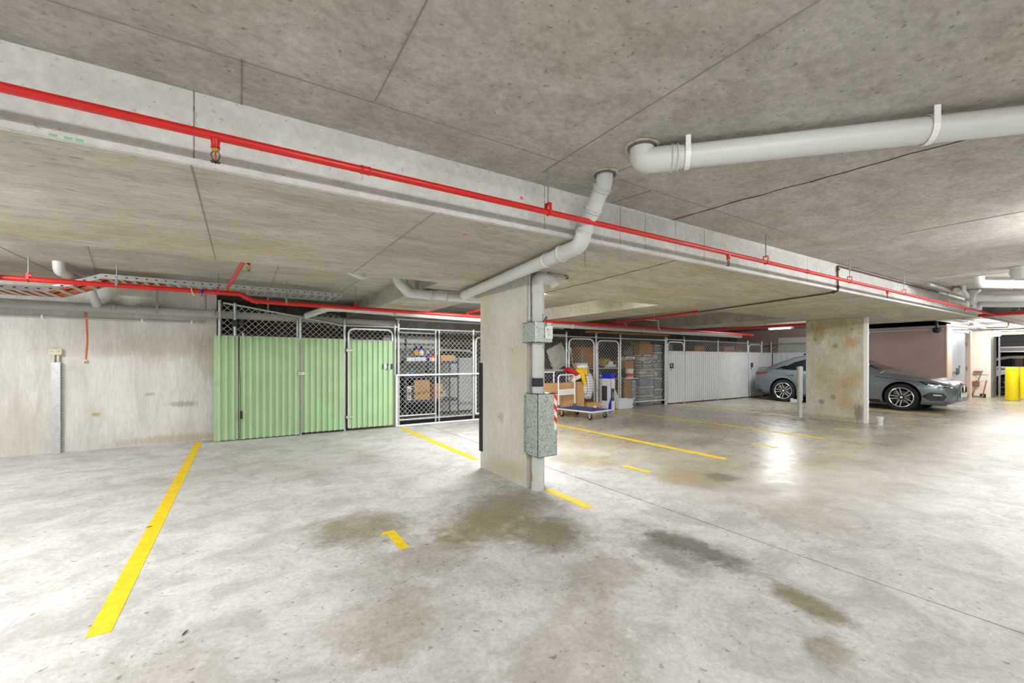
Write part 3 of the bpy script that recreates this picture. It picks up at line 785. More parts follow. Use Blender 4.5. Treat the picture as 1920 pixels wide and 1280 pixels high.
# rear sprinkler main with its jog
p = thing('sprinkler_pipe', 'red sprinkler main hung in front of the cages, stepping down near the first post', 'pipe', (0, 6.35, 1.98))
MB().tube(bend([(-6.9, 6.30, 2.02), (-0.02, 6.30, 2.02), (0.12, 6.36, 1.952), (0.35, 6.40, 1.95), (3.4, 6.42, 1.93), (5.3, 6.50, 1.93), (8.6, 6.57, 1.93), (12.6, 6.85, 1.93)], 0.03, 5), 0.027, 14).build('pipe_run', 'red_pipe', p, 50)
for q, dd in (((-0.05, 6.30, 2.02), (1, 0, 0)), ((0.14, 6.365, 1.951), (1, .2, -.2)), ((0.05, 6.33, 1.987), (1, .4, -.5)), ((6.1, 6.52, 1.93), (1, .03, 0))):
    coupling(p, q, dd, 0.027, 0.07)
for x, y, z in ((-1.83, 6.3, 2.02), (-0.24, 6.3, 2.02), (1.38, 6.40, 1.944), (-3.6, 6.3, 2.02)): hanger(p, x, y, z, 2.25, 0.027)
for x, y, z in ((-1.16, 6.3, 2.02), (0.50, 6.40, 1.95), (4.0, 6.45, 1.925), (7.0, 6.54, 1.93)): hanger(p, x, y, z, 2.25, 0.027, 'steel')
MB().tube(bend([(-0.15, 6.3, 2.03), (-0.15, 6.3, 2.075), (0.03, 4.32, 2.075)], 0.02, 4), 0.018, 12).build('branch', 'red_pipe', p, 50)
sprinkler(p, 0.05, 4.36, 2.06)
MB().tube([(-0.155, 6.3, 2.052), (-0.154, 6.3, 2.068)], 0.024, 10).build('fitting', 'brass', p, 50)
MB().tube(bend([(-0.50, 6.27, 2.04), (-0.49, 6.26, 1.99), (-0.465, 6.26, 1.95), (-0.48, 6.28, 1.99)], .02, 4), 0.006, 6).build('tape_strip', 'yellow_tape', p)
MB().tube([(-0.40, 6.30, 2.0), (-0.40, 6.30, 2.04)], 0.031, 12).box(-.405, -.395, 6.27, 6.275, 1.955, 2.0).build('tape_wrap', 'blue_tape', p)
MB().tube(bend([(6.6, 6.53, 1.93), (6.6, 6.52, 1.985), (6.25, 4.40, 1.985)], .02, 4), 0.018, 12).build('branch', 'red_pipe', p, 50)
sprinkler(p, 6.24, 4.33, 1.975); sprinkler(p, 6.6, 6.2, 1.975)
MB().tube([(6.245, 4.28, 1.985), (6.26, 4.45, 1.985)], 0.018, 12).build('branch_end', 'red_pipe', p, 50)
p = thing('sprinkler_pipe', 'short red pipe arm with a sprinkler just right of the near column', 'pipe', (3.2, 4.9, 1.98))
MB().tube([(3.15, 6.38, 1.98), (3.2, 4.35, 1.98)], 0.016, 12).tube([(3.15, 6.39, 1.93), (3.15, 6.39, 1.99)], 0.018, 12).build('pipe_run', 'red_pipe', p, 50)
sprinkler(p, 3.2, 4.36, 1.975)
p = thing('sprinkler_pipe', 'red pipe under the rear ceiling beside the far lamp', 'pipe', (10.6, 6, 2.0))
MB().tube([(10.35, 7.3, 1.99), (10.55, 3.6, 1.985)], 0.028, 12).build('pipe_run', 'red_pipe', p, 50)
hanger(p, 10.45, 5.4, 1.987, 2.25, 0.028, 'steel')
p = thing('waste_pipe', 'pale grey waste pipe running just below the red main over the cages', 'pipe', (3, 7.1, 1.97))
MB().tube(bend([(0.86, 7.45, 1.90), (1.12, 7.12, 1.995), (1.3, 7.1, 2.0), (5.5, 7.12, 1.925), (12.5, 7.15, 1.90)], 0.12, 6), 0.045, 18).build('pipe_run', 'pvc', p, 50)
for x in (1.28, 2.15, 3.9, 6.0, 8.2): coupling(p, (x, 7.11, 2.0 - min((x - 1.3) * .018, .075)), (1, 0, -.01), 0.045, 0.05, 'pvc', 'socket')
for x in (2.15, 4.9): pipe_bracket(p, x, 7.11, 2.0 - min((x - 1.3) * .018, .075), 0.045, 2.25, (1, 0), 'steel')
p = thing('conduit', 'thin white conduit dropping from the red pipe arm in front of the far cages', 'conduit', (7.5, 6.3, 1.8))
MB().tube(bend([(6.9, 5.9, 2.02), (7.35, 5.95, 2.02), (7.36, 5.96, 1.86), (7.6, 6.1, 1.84)], .03, 4), 0.010, 8).tube([(7.2, 5.93, 2.02), (7.2, 5.93, 2.25)], .008, 8).build('conduit_run', 'pvc', p, 50)

# small plumbing on the far column
p = thing('standpipe', 'white capped standpipe with a side stub at the rear edge of the far column', 'pipe', (9.9, 4.44, 0))
MB().tube([(9.93, 4.42, 0), (9.93, 4.42, 0.36), (9.93, 4.42, 0.37), (9.93, 4.42, 1.02)], [.042, .042, .05, .05], 16).build('pipe_run', 'pvc', p, 50)
MB().tube([(9.93, 4.42, 0.98), (9.93, 4.42, 1.07)], 0.056, 16).build('socket', 'pvc', p, 50)
MB().tube([(9.90, 4.45, 0.33), (9.87, 4.53, 0.33)], 0.045, 16).tube([(9.873, 4.52, .33), (9.855, 4.57, .33)], .058, 16).build('side_stub', 'pvc', p, 50)
for z in (.12, .24, .36, .55): MB().tube([(9.93, 4.42, z), (9.93, 4.42, z + .02)], 0.054, 16).build('ring', 'pvc', p, 50)
for k in range(4):
    a = k * PI / 2
    MB().box(9.92 + .045 * math.cos(a), 9.94 + .045 * math.cos(a), 4.41 + .045 * math.sin(a), 4.43 + .045 * math.sin(a), 1.05, 1.085).build('cap_clip', 'black_plastic', p)
p = thing('downpipe', 'white square downpipe on the near edge of the far column', 'pipe', (10.02, 3.31, 0))
MB().box(9.985, 10.05, 3.285, 3.345, 0, 2.02, 0.004).build('pipe_run', 'white_plastic', p)
for z in (.4, 1.1, 1.7): MB().box(9.98, 10.055, 3.28, 3.346, z, z + .03).build('strap', 'white_plastic', p)
p = thing('pipe_stub', 'short pale grey open pipe stub standing on the floor beside the far column', 'pipe', (10.06, 3.13, 0))
LB().lathe([(.052, 0), (.052, .10), (.060, .105), (.060, .15), (.050, .15), (.048, .02), (0, .02)], 18).build('stub_wall', 'pvc', p, 40)
LB().lathe([(.054, .04), (.055, .045), (.055, .055), (.054, .06)], 18).build('seam_ring', 'pvc_grey', p, 40)

# batten light fittings
def batten(x, y, z, L, label, ax):
    p = thing('batten_light', label, 'light', (x, y, z), 'ceiling batten lights', PI / 2 if ax == 'y' else 0.0)
    top = (2.33 if y < 2.25 else (2.02 if y < 4.25 else 2.25)) if x < 12.9 else 2.19
    top -= z
    LB().box(-L / 2, L / 2, -.03, .03, .012, min(top, .07), .003).build('housing', 'white_plastic', p)
    LB().box(-L / 2 + .03, L / 2 - .03, -.045, .045, -.010, .012, .004).build('diffuser', 'diffuser', p)
    for s in (-1, 1): LB().box(s * (L / 2 - .015) - .018, s * (L / 2 - .015) + .018, -.047, .047, -.012, .03, .003).build('end_cap', 'white_plastic', p)
    if .07 < top:
        for s in (-1, 1): LB().tube([(s * L * .35, 0, .06), (s * L * .35, 0, top)], .004, 6).build('hanger_rod', 'steel', p)
LBL = {0: 'batten light over the aisle, behind the camera on the left', 1: 'batten light over the aisle, behind the camera', 2: 'batten light over the aisle just beyond the right edge',
       3: 'added fill batten over the aisle opposite the far column', 4: 'batten light over the aisle by the dark beam', 5: 'added fill batten far behind the camera, middle', 6: 'added fill batten far behind the camera, right',
       7: 'added fill batten far behind the camera, left', 8: 'bright batten light under the rear ceiling at the left edge', 9: 'batten light under the rear ceiling hidden behind the near column',
       10: 'added fill batten under the wide beam at the far left', 11: 'bright short lamp hanging over the tail of the grey car',
       12: 'batten light beside the steel tray in front of the fire door', 13: 'batten light near the yellow bollards', 14: 'added fill batten over the aisle beyond the dark beam'}
for i, (x, y, z, L, W, ax) in enumerate(BATTENS): batten(x, y, z, L, LBL[i], ax)

tag(MB().box(-2.40, -2.03, 6.16, 6.20, 1.86, 2.10, .004).tube([(-2.2, 6.18, 2.1), (-2.2, 6.18, 2.25)], .006, 6).build('sign_board', 'white_plastic'), 'white panel hanging in front of the red main at the left edge', 'panel')
# ------------------------------------------------------------------ storage cages
M['green_sheet'] = mat('pale_green_painted_steel', (166, 196, 154), 0.5, var=0.06, vscale=3)
M['white_sheet'] = mat('white_painted_steel', (208, 212, 213), 0.45, var=0.04, vscale=3)
M['wire'] = mat('galvanised_wire', (186, 186, 178), 0.5, 0.25)
M['white_tube'] = mat('white_painted_tube', (236, 238, 238), 0.4)
M['timber'] = mat('raw_timber', (176, 134, 84), 0.7, var=0.15, vscale=12)
YC = 7.67

def chain(par, poly, y, pitch=0.09, r=0.0036, name='chain_link'):
    """chain-link wires at +-45 degrees clipped to a convex outline (x, z)"""
    m = MB()
    n = len(poly)
    area = sum(poly[i][0] * poly[(i + 1) % n][1] - poly[(i + 1) % n][0] * poly[i][1] for i in range(n))
    if area < 0: poly = poly[::-1]
    xs = [p[0] for p in poly]; zs = [p[1] for p in poly]
    for s, yy in ((1, y - r), (-1, y + r)):
        lo = min(x - s * z for x, z in poly); hi = max(x - s * z for x, z in poly)
        c = math.floor(lo / pitch) * pitch
        while c < hi:
            # line x = c + s*z, z as the parameter
            t0, t1 = -9.0, 9.0
            ok = True
            for i in range(n):
                (ax, az), (bx, bz) = poly[i], poly[(i + 1) % n]
                ex, ez = bx - ax, bz - az
                # inside: ex*(z-az) - ez*(x-ax) >= 0
                k = ex - ez * s
                q = -ex * az - ez * (c - ax)
                if abs(k) < 1e-9:
                    if q < 0: ok = False
                    continue
                t = -q / k
                if k > 0: t0 = max(t0, t)
                else: t1 = min(t1, t)
            if ok and t1 - t0 > 0.01:
                a, b = Vector((c + s * t0, yy, t0)), Vector((c + s * t1, yy, t1))
                m.tube([a, b], r, 4, cap=False)
            c += pitch
    o = m.build(name, 'wire', par)
    o['kind'] = 'stuff'
    return o

def chain_x(par, x, y0, y1, z0, z1, pitch=0.075, r=0.0026):
    m = MB()
    for s, xx in ((1, x - r), (-1, x + r)):
        c = y0 - (z1 if s > 0 else -z0) - .0
        lo = y0 - (z1 if s > 0 else -z0); hi = y1 - (z0 if s > 0 else -z1)
        c = math.floor(lo / pitch) * pitch
        while c < hi:
            ta, tb = ((y0 - c) / s, (y1 - c) / s)
            t0, t1 = max(z0, min(ta, tb)), min(z1, max(ta, tb))
            if t1 - t0 > .01: m.tube([(xx, c + s * t0, t0), (xx, c + s * t1, t1)], r, 4, cap=False)
            c += pitch
    o = m.build('chain_link', 'wire', par); o['kind'] = 'stuff'
    return o

def corrugated(par, x0, x1, z0, z1, y, mt, pitch=0.088, depth=0.032, name='corrugated_sheet', zs=None, axis='x'):
    """trapezoidal ribbed sheet, 1 mm thick, facing -y (or -x)"""
    prof = []
    x = x0
    k = 0
    while x < x1 - 1e-6:
        for fx, d in ((0, 0), (.42, 0), (.54, depth), (.88, depth)):
            xx = x + fx * pitch
            if xx < x1: prof.append((xx, d))
        x += pitch
    prof.append((x1, 0))
    vs, fs = [], []
    for (xx, d) in prof:
        for z in (z0, z1):
            vs.append((xx, y - d, z)); vs.append((xx, y - d + .0015, z))
    for i in range(len(prof) - 1):
        a, b = i * 4, (i + 1) * 4
        fs += [(a, b, b + 2, a + 2), (a + 1, a + 3, b + 3, b + 1), (a, a + 1, b + 1, b), (a + 2, b + 2, b + 3, a + 3)]
    e = (len(prof) - 1) * 4
    fs += [(0, 2, 3, 1), (e, e + 1, e + 3, e + 2)]
    if axis == 'y':
        vs = [(yy2, xx2, z) for (xx2, yy2, z) in vs]
    return MB().add(vs, fs).build(name, mt, par)

def post(par, x, z1, y=YC, r=0.021, z0=0.0, mt='steel_light'):
    m = MB().tube([(x, y, z0), (x, y, z1)], r, 12)
    m.lathe([(r * 1.12, -.005), (r * 1.12, .012), (r * .7, .022), (0, .024)], 12, Matrix.Translation((x, y, z1)))
    return m.build('post', mt, par, 50)
def rail(par, pts, r=0.015, y=YC, name='rail', mt='steel_light'):
    return MB().tube([(a, y, b) if len((a, b)) == 2 else a for a, b in pts], r, 10).build(name, mt, par, 50)
def gate(par, x0, x1, z0, z1, y=YC, r=0.016, rad=0.11, mesh=True, zm=None, pitch=0.09):
    """gate leaf with rounded top corners; returns the frame"""
    pts = bend([(x0, y, z0), (x0, y, z1), (x1, y, z1), (x1, y, z0)], rad, 7)
    f = MB().tube(pts, r, 10).tube([(x0, y, z0 + .01), (x1, y, z0 + .01)], r, 10).build('gate_frame', 'white_tube', par, 50)
    zm = z0 if zm is None else zm
    c = 0.06
    chain(f, [(x0, zm), (x1, zm), (x1, z1 - c), (x1 - c, z1), (x0 + c, z1), (x0, z1 - c)], y, pitch)
    return f

# green clad cage
p = thing('storage_cage', 'storage cage clad in pale green corrugated steel against the left wall', 'cage', (1.0, YC, 0))
for x, z in ((-0.275, 2.07), (-0.085, 2.04), (0.80, 1.895), (1.475, 1.88), (2.335, 1.82)): post(p, x, z)
post(p, 0.02, 1.60, y=7.69, r=.017)
post(p, 0.76, 1.83, r=.017, y=7.69)
rail(p, [(-0.235, 2.05), (-0.085, 2.03), (0.80, 1.895), (1.43, 1.785), (2.39, 1.795)], 0.014, name='top_rail')
rail(p, [(-0.27, 1.565), (2.33, 1.545)], 0.013, 7.69)
rail(p, [(-0.27, 0.12), (2.33, 0.12)], 0.013, 7.69)
chain(p, [(-0.25, 1.54), (1.45, 1.54), (1.45, 1.78), (0.80, 1.895), (-0.25, 2.03)], YC + .005)
chain(p, [(0.80, 1.80), (1.46, 1.70), (1.46, 1.93), (1.1, 2.02)], YC + .03)
corrugated(p, -0.345, -0.045, 0.015, 1.562, 7.648, 'green_sheet')
corrugated(p, -0.035, 0.792, 0.015, 1.556, 7.640, 'green_sheet')
corrugated(p, 0.812, 1.468, 0.035, 1.552, 7.642, 'green_sheet')
g = gate(p, 1.535, 2.285, 0.055, 1.735, y=7.652, mesh=True, zm=1.5)
corrugated(g, 1.54, 2.305, 0.045, 1.537, 7.630, 'green_sheet')
MB().box(1.50, 1.515, 7.635, 7.655, 0.02, 1.50).build('gate_gap_post', 'black', p)
MB().box(0.766, 0.855, 7.605, 7.632, 0.965, 1.012, 0.004).build('latch', 'cream_plastic', p)
MB().box(0.772, 0.81, 7.603, 7.606, 0.98, 0.998).build('latch_print', 'print_grey', p)
for z in (0.22, 1.35): MB().box(1.49, 1.60, 7.607, 7.63, z, z + .035, .003).lathe([(.014, -.03), (.014, .03)], 10, Matrix.Translation((1.515, 7.615, z + .018))).build('hinge', 'steel_light', p)
lk = MB().box(2.10, 2.27, 7.603, 7.612, 1.04, 1.135).build('lock_opening', 'black_plastic', g)
MB().box(2.13, 2.17, 7.597, 7.604, 1.045, 1.13, .003).build('lock_case', 'steel_light', g)
MB().box(2.19, 2.22, 7.597, 7.604, 1.03, 1.10, .003).build('padlock', 'steel', g)
MB().tube(bend([(-0.03, 7.60, 1.56), (-0.028, 7.60, 1.2), (-0.018, 7.6, 0.8), (-0.022, 7.6, 0.03)], .4, 5), 0.006, 6).build('black_cord', 'black_plastic', p)
MB().box(-0.015, 0.012, 7.595, 7.61, 0.32, 0.44, .004).build('cable_joint', 'black_plastic', p)
MB().box(-0.12, -0.05, 7.64, 7.655, 1.70, 1.80, .004).box(-0.03, 0.03, 7.65, 7.69, 1.72, 1.80, .004).build('bracket', 'black_plastic', p)
MB().box(0.795, 0.815, 7.62, 7.64, 0.02, 1.5).build('joint_strip', 'steel', p)
for x, z in ((0.05, 0.98), (0.35, 0.965), (0.52, 0.965), (-0.08, 0.11), (0.05, 0.13), (0.4, 0.2), (0.62, 0.2), (1.1, 0.2), (1.95, 0.2)):
    MB().lathe([(.007, 0), (.006, .004), (0, .006)], 8, Matrix.Translation((x, 7.622, z)) @ Matrix.Rotation(PI / 2, 4, 'X')).build('screw', 'steel', p)

# open wire cage with shelving
p = thing('storage_cage', 'open chain-link cage with steel shelving, between the green cage and the near column', 'cage', (3.2, YC, 0))
for x, z in ((2.40, 1.95), (3.915, 1.79), (4.75, 1.8), (5.55, 1.8)): post(p, x, z, r=.024)
post(p, 3.115, 1.74, r=.017); post(p, 3.185, 1.76, r=.017)
rail(p, [(2.40, 1.772), (6.28, 1.775)], 0.016, name='top_rail')
rail(p, [(2.42, 1.705), (3.10, 1.70)], 0.016); rail(p, [(2.42, 0.185), (3.10, 0.185)], 0.015); rail(p, [(2.40, 0.115), (3.9, 0.115)], 0.015)
rail(p, [(2.35, 1.945), (4.3, 1.93), (6.2, 1.92)], 0.018, YC - .02, 'head_tube')
chain(p, [(3.2, 0.115), (6.28, 0.115), (6.28, 1.775), (3.2, 1.765)], YC)
chain(p, [(2.42, 0.185), (3.10, 0.185), (3.10, 1.70), (2.42, 1.70)], YC)
g = gate(p, 3.97, 4.70, 0.12, 1.66)
gx = p
p = thing('tube_frame', 'white painted tube frame standing across the front of the open cage', 'frame', (3.2, 7.60, 0))
MB().tube([(2.33, 7.60, 0.93), (5.9, 7.60, 0.935)], 0.017, 10).build('rail', 'white_tube', p, 50)
MB().tube([(2.36, 7.60, 0.022), (5.9, 7.60, 0.022)], 0.017, 10).build('rail', 'white_tube', p, 50)
for x in (2.345, 5.88): MB().tube([(x, 7.60, 0.015), (x, 7.60, 0.94)], 0.019, 10).build('upright', 'white_tube', p, 50)

M['rack_blue'] = mat('dark_blue_rack_steel', (52, 58, 82), 0.5, 0.2)
M['rack_shelf'] = mat('rack_shelf_board', (120, 116, 108), 0.7)
M['cardboard'] = mat('brown_cardboard', (196, 156, 104), 0.8, var=0.05, vscale=5)
M['cardboard_dark'] = mat('dark_cardboard', (166, 118, 62), 0.8, var=0.06, vscale=5)
M['parcel_tape'] = mat('parcel_tape', (168, 126, 76), 0.35)
M['blue_bottle'] = mat('blue_bottle_plastic', (22, 44, 150), 0.3)
M['label_white'] = mat('white_label', (236, 236, 230), 0.5)
M['label_orange'] = mat('orange_label', (240, 160, 40), 0.5)
M['clear_plastic'] = mat('clear_plastic', (222, 228, 230), 0.12, alpha=0.26)
M['clear_lid'] = mat('milky_plastic_lid', (226, 230, 232), 0.3, alpha=0.8)
M['red_print'] = mat('red_print', (206, 30, 34), 0.5)
M['yellow_bag'] = mat('yellow_plastic_bag', (246, 200, 10), 0.45)
M['teal'] = mat('teal_plastic', (10, 112, 100), 0.4)
M['navy_box'] = mat('navy_tub', (46, 50, 92), 0.4)
M['grey_soft'] = mat('pale_grey_cushion', (196, 196, 184), 0.8)
M['dark_mat'] = mat('dark_blue_mat', (34, 36, 50), 0.9)
M['grey_metal'] = mat('grey_metal', (118, 120, 124), 0.45, 0.5)
M['back_panel'] = mat('light_grey_panel', (206, 208, 210), 0.6)

# shelving unit
p = thing('shelving_unit', 'dark blue steel shelving unit inside the open chain-link cage', 'shelf', (3.3, 8.5, 0))
for x in (2.735, 3.865):
    for y in (8.28, 8.72):
        top = 1.76 if x < 3 else 1.25
        MB().box(x - .02, x + .02, y - .003, y + .003, 0, top).box(x - .003, x + .003, y, y + .035, 0, top).build('upright', 'rack_blue', p)
for z in (1.165, 0.875, 0.385):
    s = MB().box(2.72, 3.88, 8.28, 8.74, z, z + .014).build('shelf_board', 'rack_shelf', p)
    MB().box(2.72, 3.88, 8.268, 8.276, z - .04, z + .012).build('shelf_beam', 'rack_blue', p)
    MB().box(2.72, 3.88, 8.745, 8.752, z - .04, z + .012).build('shelf_beam', 'rack_blue', p)
MB().box(3.34, 3.38, 8.73, 8.745, 0.05, 1.16).build('back_strut', 'rack_blue', p)
MB().box(2.72, 3.34, 8.753, 8.757, 0.02, 0.86).build('back_panel', 'dark_mat', p)
tag(MB().box(2.45, 4.4, 7.75, 8.24, 0.001, 0.012).build('floor_mat', 'dark_mat'), 'dark blue mat on the floor of the open chain-link cage', 'mat')
tag(MB().box(3.72, 4.55, 8.98, 9.05, 0.05, 1.26, .004).build('pale_board', 'back_panel'), 'pale grey board leaning on the back wall behind the shelving', 'board')
tag(MB().box(2.5, 3.7, 9.0, 9.06, 0.9, 1.72, .004).build('pale_board', 'back_panel'), 'pale grey board on the back wall above the shelving', 'board')

def bottle(name, label, x, y, z, h, r, mt, cap, lab=None, sx=1.0):
    p = thing(name, label, 'bottle', (x, y, z), 'bottles on the shelving')
    pr = [(r * .9, 0), (r, h * .03), (r, h * .68), (r * .85, h * .76), (r * .38, h * .86), (r * .38, h * .9)]
    LB().lathe(pr, 16, Matrix.Scale(sx, 4, (0, 1, 0))).build('bottle_body', mt, p, 40)
    LB().lathe([(r * .46, h * .89), (r * .46, h), (r * .4, h * 1.01), (0, h * 1.01)], 12).build('cap', cap, p, 40)
    if lab: LB().lathe([(r * 1.015, h * .15), (r * 1.015, h * .6)], 16, Matrix.Scale(sx, 4, (0, 1, 0))).build('label_band', lab, p, 40)
bottle('bottle', 'blue bottle with an orange label, left of the pair on the top shelf', 2.985, 8.40, 1.262, 0.235, 0.05, 'blue_bottle', 'black_plastic', 'label_orange')
bottle('bottle', 'blue bottle with a white label, right of the pair on the top shelf', 3.085, 8.36, 1.262, 0.235, 0.05, 'blue_bottle', 'black_plastic', 'label_white')
bottle('bottle', 'clear bottle half full of blue liquid beside the colourful carton', 3.205, 8.32, 1.18, 0.26, 0.036, 'blue_bottle', 'black_plastic')
MB().lathe([(.0365, .15), (.0365, .19), (.03, .21), (.016, .232)], 14, Matrix.Translation((3.205, 8.32, 1.18))).build('clear_neck', 'clear_lid', bpy.data.objects['bottle.002'], 40)

def carton(name, label, x0, x1, y0, y1, z0, z1, mt='cardboard', group=None, tape=True, rz=0.0, cat='box', flaps=False):
    cx, cy = (x0 + x1) / 2, (y0 + y1) / 2
    p = thing(name, label, cat, (cx, cy, z0), group, rz)
    w, d, h = x1 - x0, y1 - y0, z1 - z0
    LB().box(-w / 2, w / 2, -d / 2, d / 2, 0, h, 0.004).build('carton_body', mt, p)
    if tape:
        LB().box(-w / 2 - .001, w / 2 + .001, -.025, .025, h - .03, h + .0012).build('tape_strip', 'parcel_tape', p)
        LB().box(-w / 2, w / 2, -d / 2 - .0012, -d / 2, h * .5 - .001, h * .5 + .002).build('flap_line', 'parcel_tape', p)
    return p
p = carton('tray_box', 'low white tray of timber offcuts at the left end of the top shelf', 2.74, 2.93, 8.30, 8.55, 1.18, 1.255, 'label_white', 'trays on the top shelf', False, cat='tray')
p = carton('tray_box', 'low white tray under the two blue bottles on the top shelf', 2.94, 3.17, 8.30, 8.55, 1.18, 1.26, 'label_white', 'trays on the top shelf', False, cat='tray')
p = thing('tin_can', 'dull grey tin can at the left end of the top shelf', 'can', (2.815, 8.42, 1.257))
LB().lathe([(.045, 0), (.047, .003), (.045, .006), (.045, .13), (.047, .134), (.045, .14), (.04, .14), (.04, .136), (0, .136)], 16).build('can_body', 'grey_metal', p, 40)
p = carton('carton', 'small carton printed red, yellow and white on the top shelf', 3.24, 3.36, 8.30, 8.42, 1.18, 1.30, 'label_white', None, False)
LB().box(-.06, .06, -.0615, -.060, .07, .12).build('red_panel', 'red_print', p)
LB().box(-.05, .0, -.062, -.0605, .01, .06).build('yellow_panel', 'yellow_bag', p)
carton('carton', 'pale timber-coloured carton on the right end of the top shelf', 3.48, 3.80, 8.28, 8.5, 1.18, 1.305, 'cardboard')
p = thing('folded_chair', 'black and white folding frame lying on the right end of the top shelf', 'frame', (3.85, 8.6, 1.4))
for dz, mt in ((0.06, 'black_plastic'), (0.0, 'white_tube')):
    MB().tube([(3.52, 8.55, 1.45 + dz), (4.4, 8.62, 1.38 + dz)], 0.014, 8).build('frame_bar', mt, p, 50)
MB().tube([(3.52, 8.60, 1.31), (3.53, 8.55, 1.53)], 0.014, 8).build('end_bar', 'white_tube', p, 50)
MB().box(3.55, 4.3, 8.56, 8.60, 1.40, 1.43).build('seat_slat', 'white_tube', p)
p = thing('jar', 'small tan jar with a blue lid on the middle shelf', 'jar', (2.79, 8.36, 0.889))
LB().lathe([(.04, 0), (.042, .01), (.042, .07), (.036, .08)], 14, Matrix.Rotation(0, 4, 'X')).build('jar_body', 'cardboard', p, 40)
LB().lathe([(.043, .078), (.043, .11), (.036, .115), (0, .115)], 14).build('lid', 'blue_tape', p, 40)
p = thing('blue_tin', 'small blue tin next to the tan jar on the middle shelf', 'tin', (2.88, 8.36, 0.889))
LB().lathe([(.036, 0), (.038, .004), (.036, .008), (.036, .10), (.038, .104), (.03, .108), (0, .108)], 14).build('tin_body', mat('sky_blue_tin', (60, 130, 200), .4), p, 40)
r = random.Random(5)
p = thing('tool_bundle', 'bundle of grey metal tools lying on the middle shelf', 'tools', (3.1, 8.4, 0.889))
for k in range(6):
    x = 2.96 + k * .035; y = 8.32 + r.uniform(0, .06)
    MB().tube([(x, y, 0.905 + .012 * (k % 3)), (x + .16, y + r.uniform(-.02, .1), 0.915 + .012 * ((k + 1) % 3))], 0.011, 8).build('tool', 'steel_light' if k % 2 else 'grey_metal', p, 50)
p = thing('tool_case', 'small dark tool case with a pale handle on the middle shelf', 'case', (3.32, 8.4, 0.889))
MB().box(3.2, 3.42, 8.34, 8.5, 0.889, 0.985, .008).build('case_body', 'black_plastic', p)
MB().tube(bend([(3.26, 8.35, .98), (3.26, 8.35, 1.02), (3.36, 8.35, 1.02), (3.36, 8.35, .98)], .02, 4), .007, 8).build('handle', 'steel_light', p, 50)
p = thing('space_heater', 'white and dark panel heater on the low shelf', 'heater', (2.86, 8.42, 0.4))
MB().box(2.79, 2.95, 8.36, 8.46, 0.40, 0.68, .008).build('heater_body', 'label_white', p)
for k in range(7): MB().box(2.80, 2.86, 8.354, 8.36, 0.43 + k * .03, 0.445 + k * .03).build('louvre', 'black_plastic', p)
MB().box(2.875, 2.94, 8.352, 8.36, 0.41, 0.67).build('dark_panel', 'black_plastic', p)
carton('carton', 'big brown carton on the low shelf of the shelving', 2.99, 3.30, 8.33, 8.68, 0.40, 0.80, 'cardboard', None, True, -0.3)
carton('carton', 'brown carton behind the bigger one at the right of the low shelf', 3.36, 3.54, 8.36, 8.62, 0.40, 0.72, 'cardboard', None, True, 0.15)

# wire cage crammed with household things
p = thing('storage_cage', 'wire cage with two round-cornered gates, crammed with household things', 'cage', (8.0, YC, 0))
for x, z in ((6.30, 1.835), (7.215, 1.855), (8.035, 1.83), (9.745, 1.815)): post(p, x, z, r=.024)
rail(p, [(5.6, 1.745), (9.745, 1.745)], 0.016, name='top_rail')
rail(p, [(8.06, 0.12), (9.745, 0.12)], 0.016)
rail(p, [(7.26, 1.0), (7.97, 1.0)], 0.013); rail(p, [(6.38, 1.0), (7.14, 1.0)], 0.013)
gate(p, 6.375, 7.15, 0.10, 1.70, rad=.16); gate(p, 7.265, 7.975, 0.10, 1.675, rad=.14)
chain(p, [(8.06, 0.12), (9.72, 0.12), (9.72, 1.745), (8.06, 1.745)], YC)
chain(p, [(5.6, 1.0), (6.28, 1.0), (6.28, 1.745), (5.6, 1.745)], YC)
for x in (6.335, 7.235):
    for z in (.45, 1.4): MB().box(x - .03, x + .03, YC - .03, YC + .01, z, z + .04, .004).build('hinge', 'steel_light', p)
tag(MB().box(6.9, 9.86, YC - .06, YC + .05, 1.855, 1.895, 0.004).build('timber_plank', 'timber'), 'long timber plank lying on top of the crammed wire cage', 'plank')

# inside it
p = thing('cool_box', 'tilted pale grey plastic lid with a ridge, behind the mesh left of the first gate', 'lid', (6.3, 8.0, 0.98))
q = Matrix.Translation((6.33, 8.02, 1.26)) @ Matrix.Rotation(math.radians(-24), 4, 'Y')
MB().box(-.25, .25, -.03, .03, -.26, .30, 0.03, m=q).build('lid_panel', 'grey_soft', p, 40)
MB().tube(bend([q @ Vector(v) for v in ((-.24, -.045, -.12), (-.08, -.045, -.14), (.04, -.045, .06), (.24, -.045, .10))], .05, 5), 0.008, 8).build('ridge', 'label_white', p, 50)
MB().tube(bend([q @ Vector(v) for v in ((-.22, -.04, 0.0), (-.06, -.04, .0), (.02, -.04, .16), (.22, -.04, .20))], .05, 5), 0.006, 8).build('ridge', 'grey_soft', p, 50)
p = thing('storage_tub', 'dark navy storage tub with a pale lid under the tilted grey lid', 'tub', (6.33, 8.0, 0))
MB().box(6.08, 6.58, 7.85, 8.2, 0.02, 0.94, .02).build('tub_body', 'navy_box', p)
MB().box(6.06, 6.60, 7.83, 8.22, 0.94, 0.985, .012).build('lid', 'clear_lid', p)
carton('carton', 'dark brown carton behind the first round-cornered gate', 6.98, 7.46, 7.95, 8.35, 1.02, 1.52, 'cardboard_dark')
p = thing('spray_can', 'thin light blue tube standing in front of the dark brown carton', 'tube', (6.95, 7.86, 1.131))
LB().lathe([(.018, 0), (.02, .02), (.015, .22), (.006, .30), (0, .305)], 10).build('tube_body', mat('light_blue_plastic', (40, 140, 190), .4), p, 40)
p = thing('broom', 'pale broom handle leaning behind the first round-cornered gate', 'broom', (6.72, 7.95, 1.0))
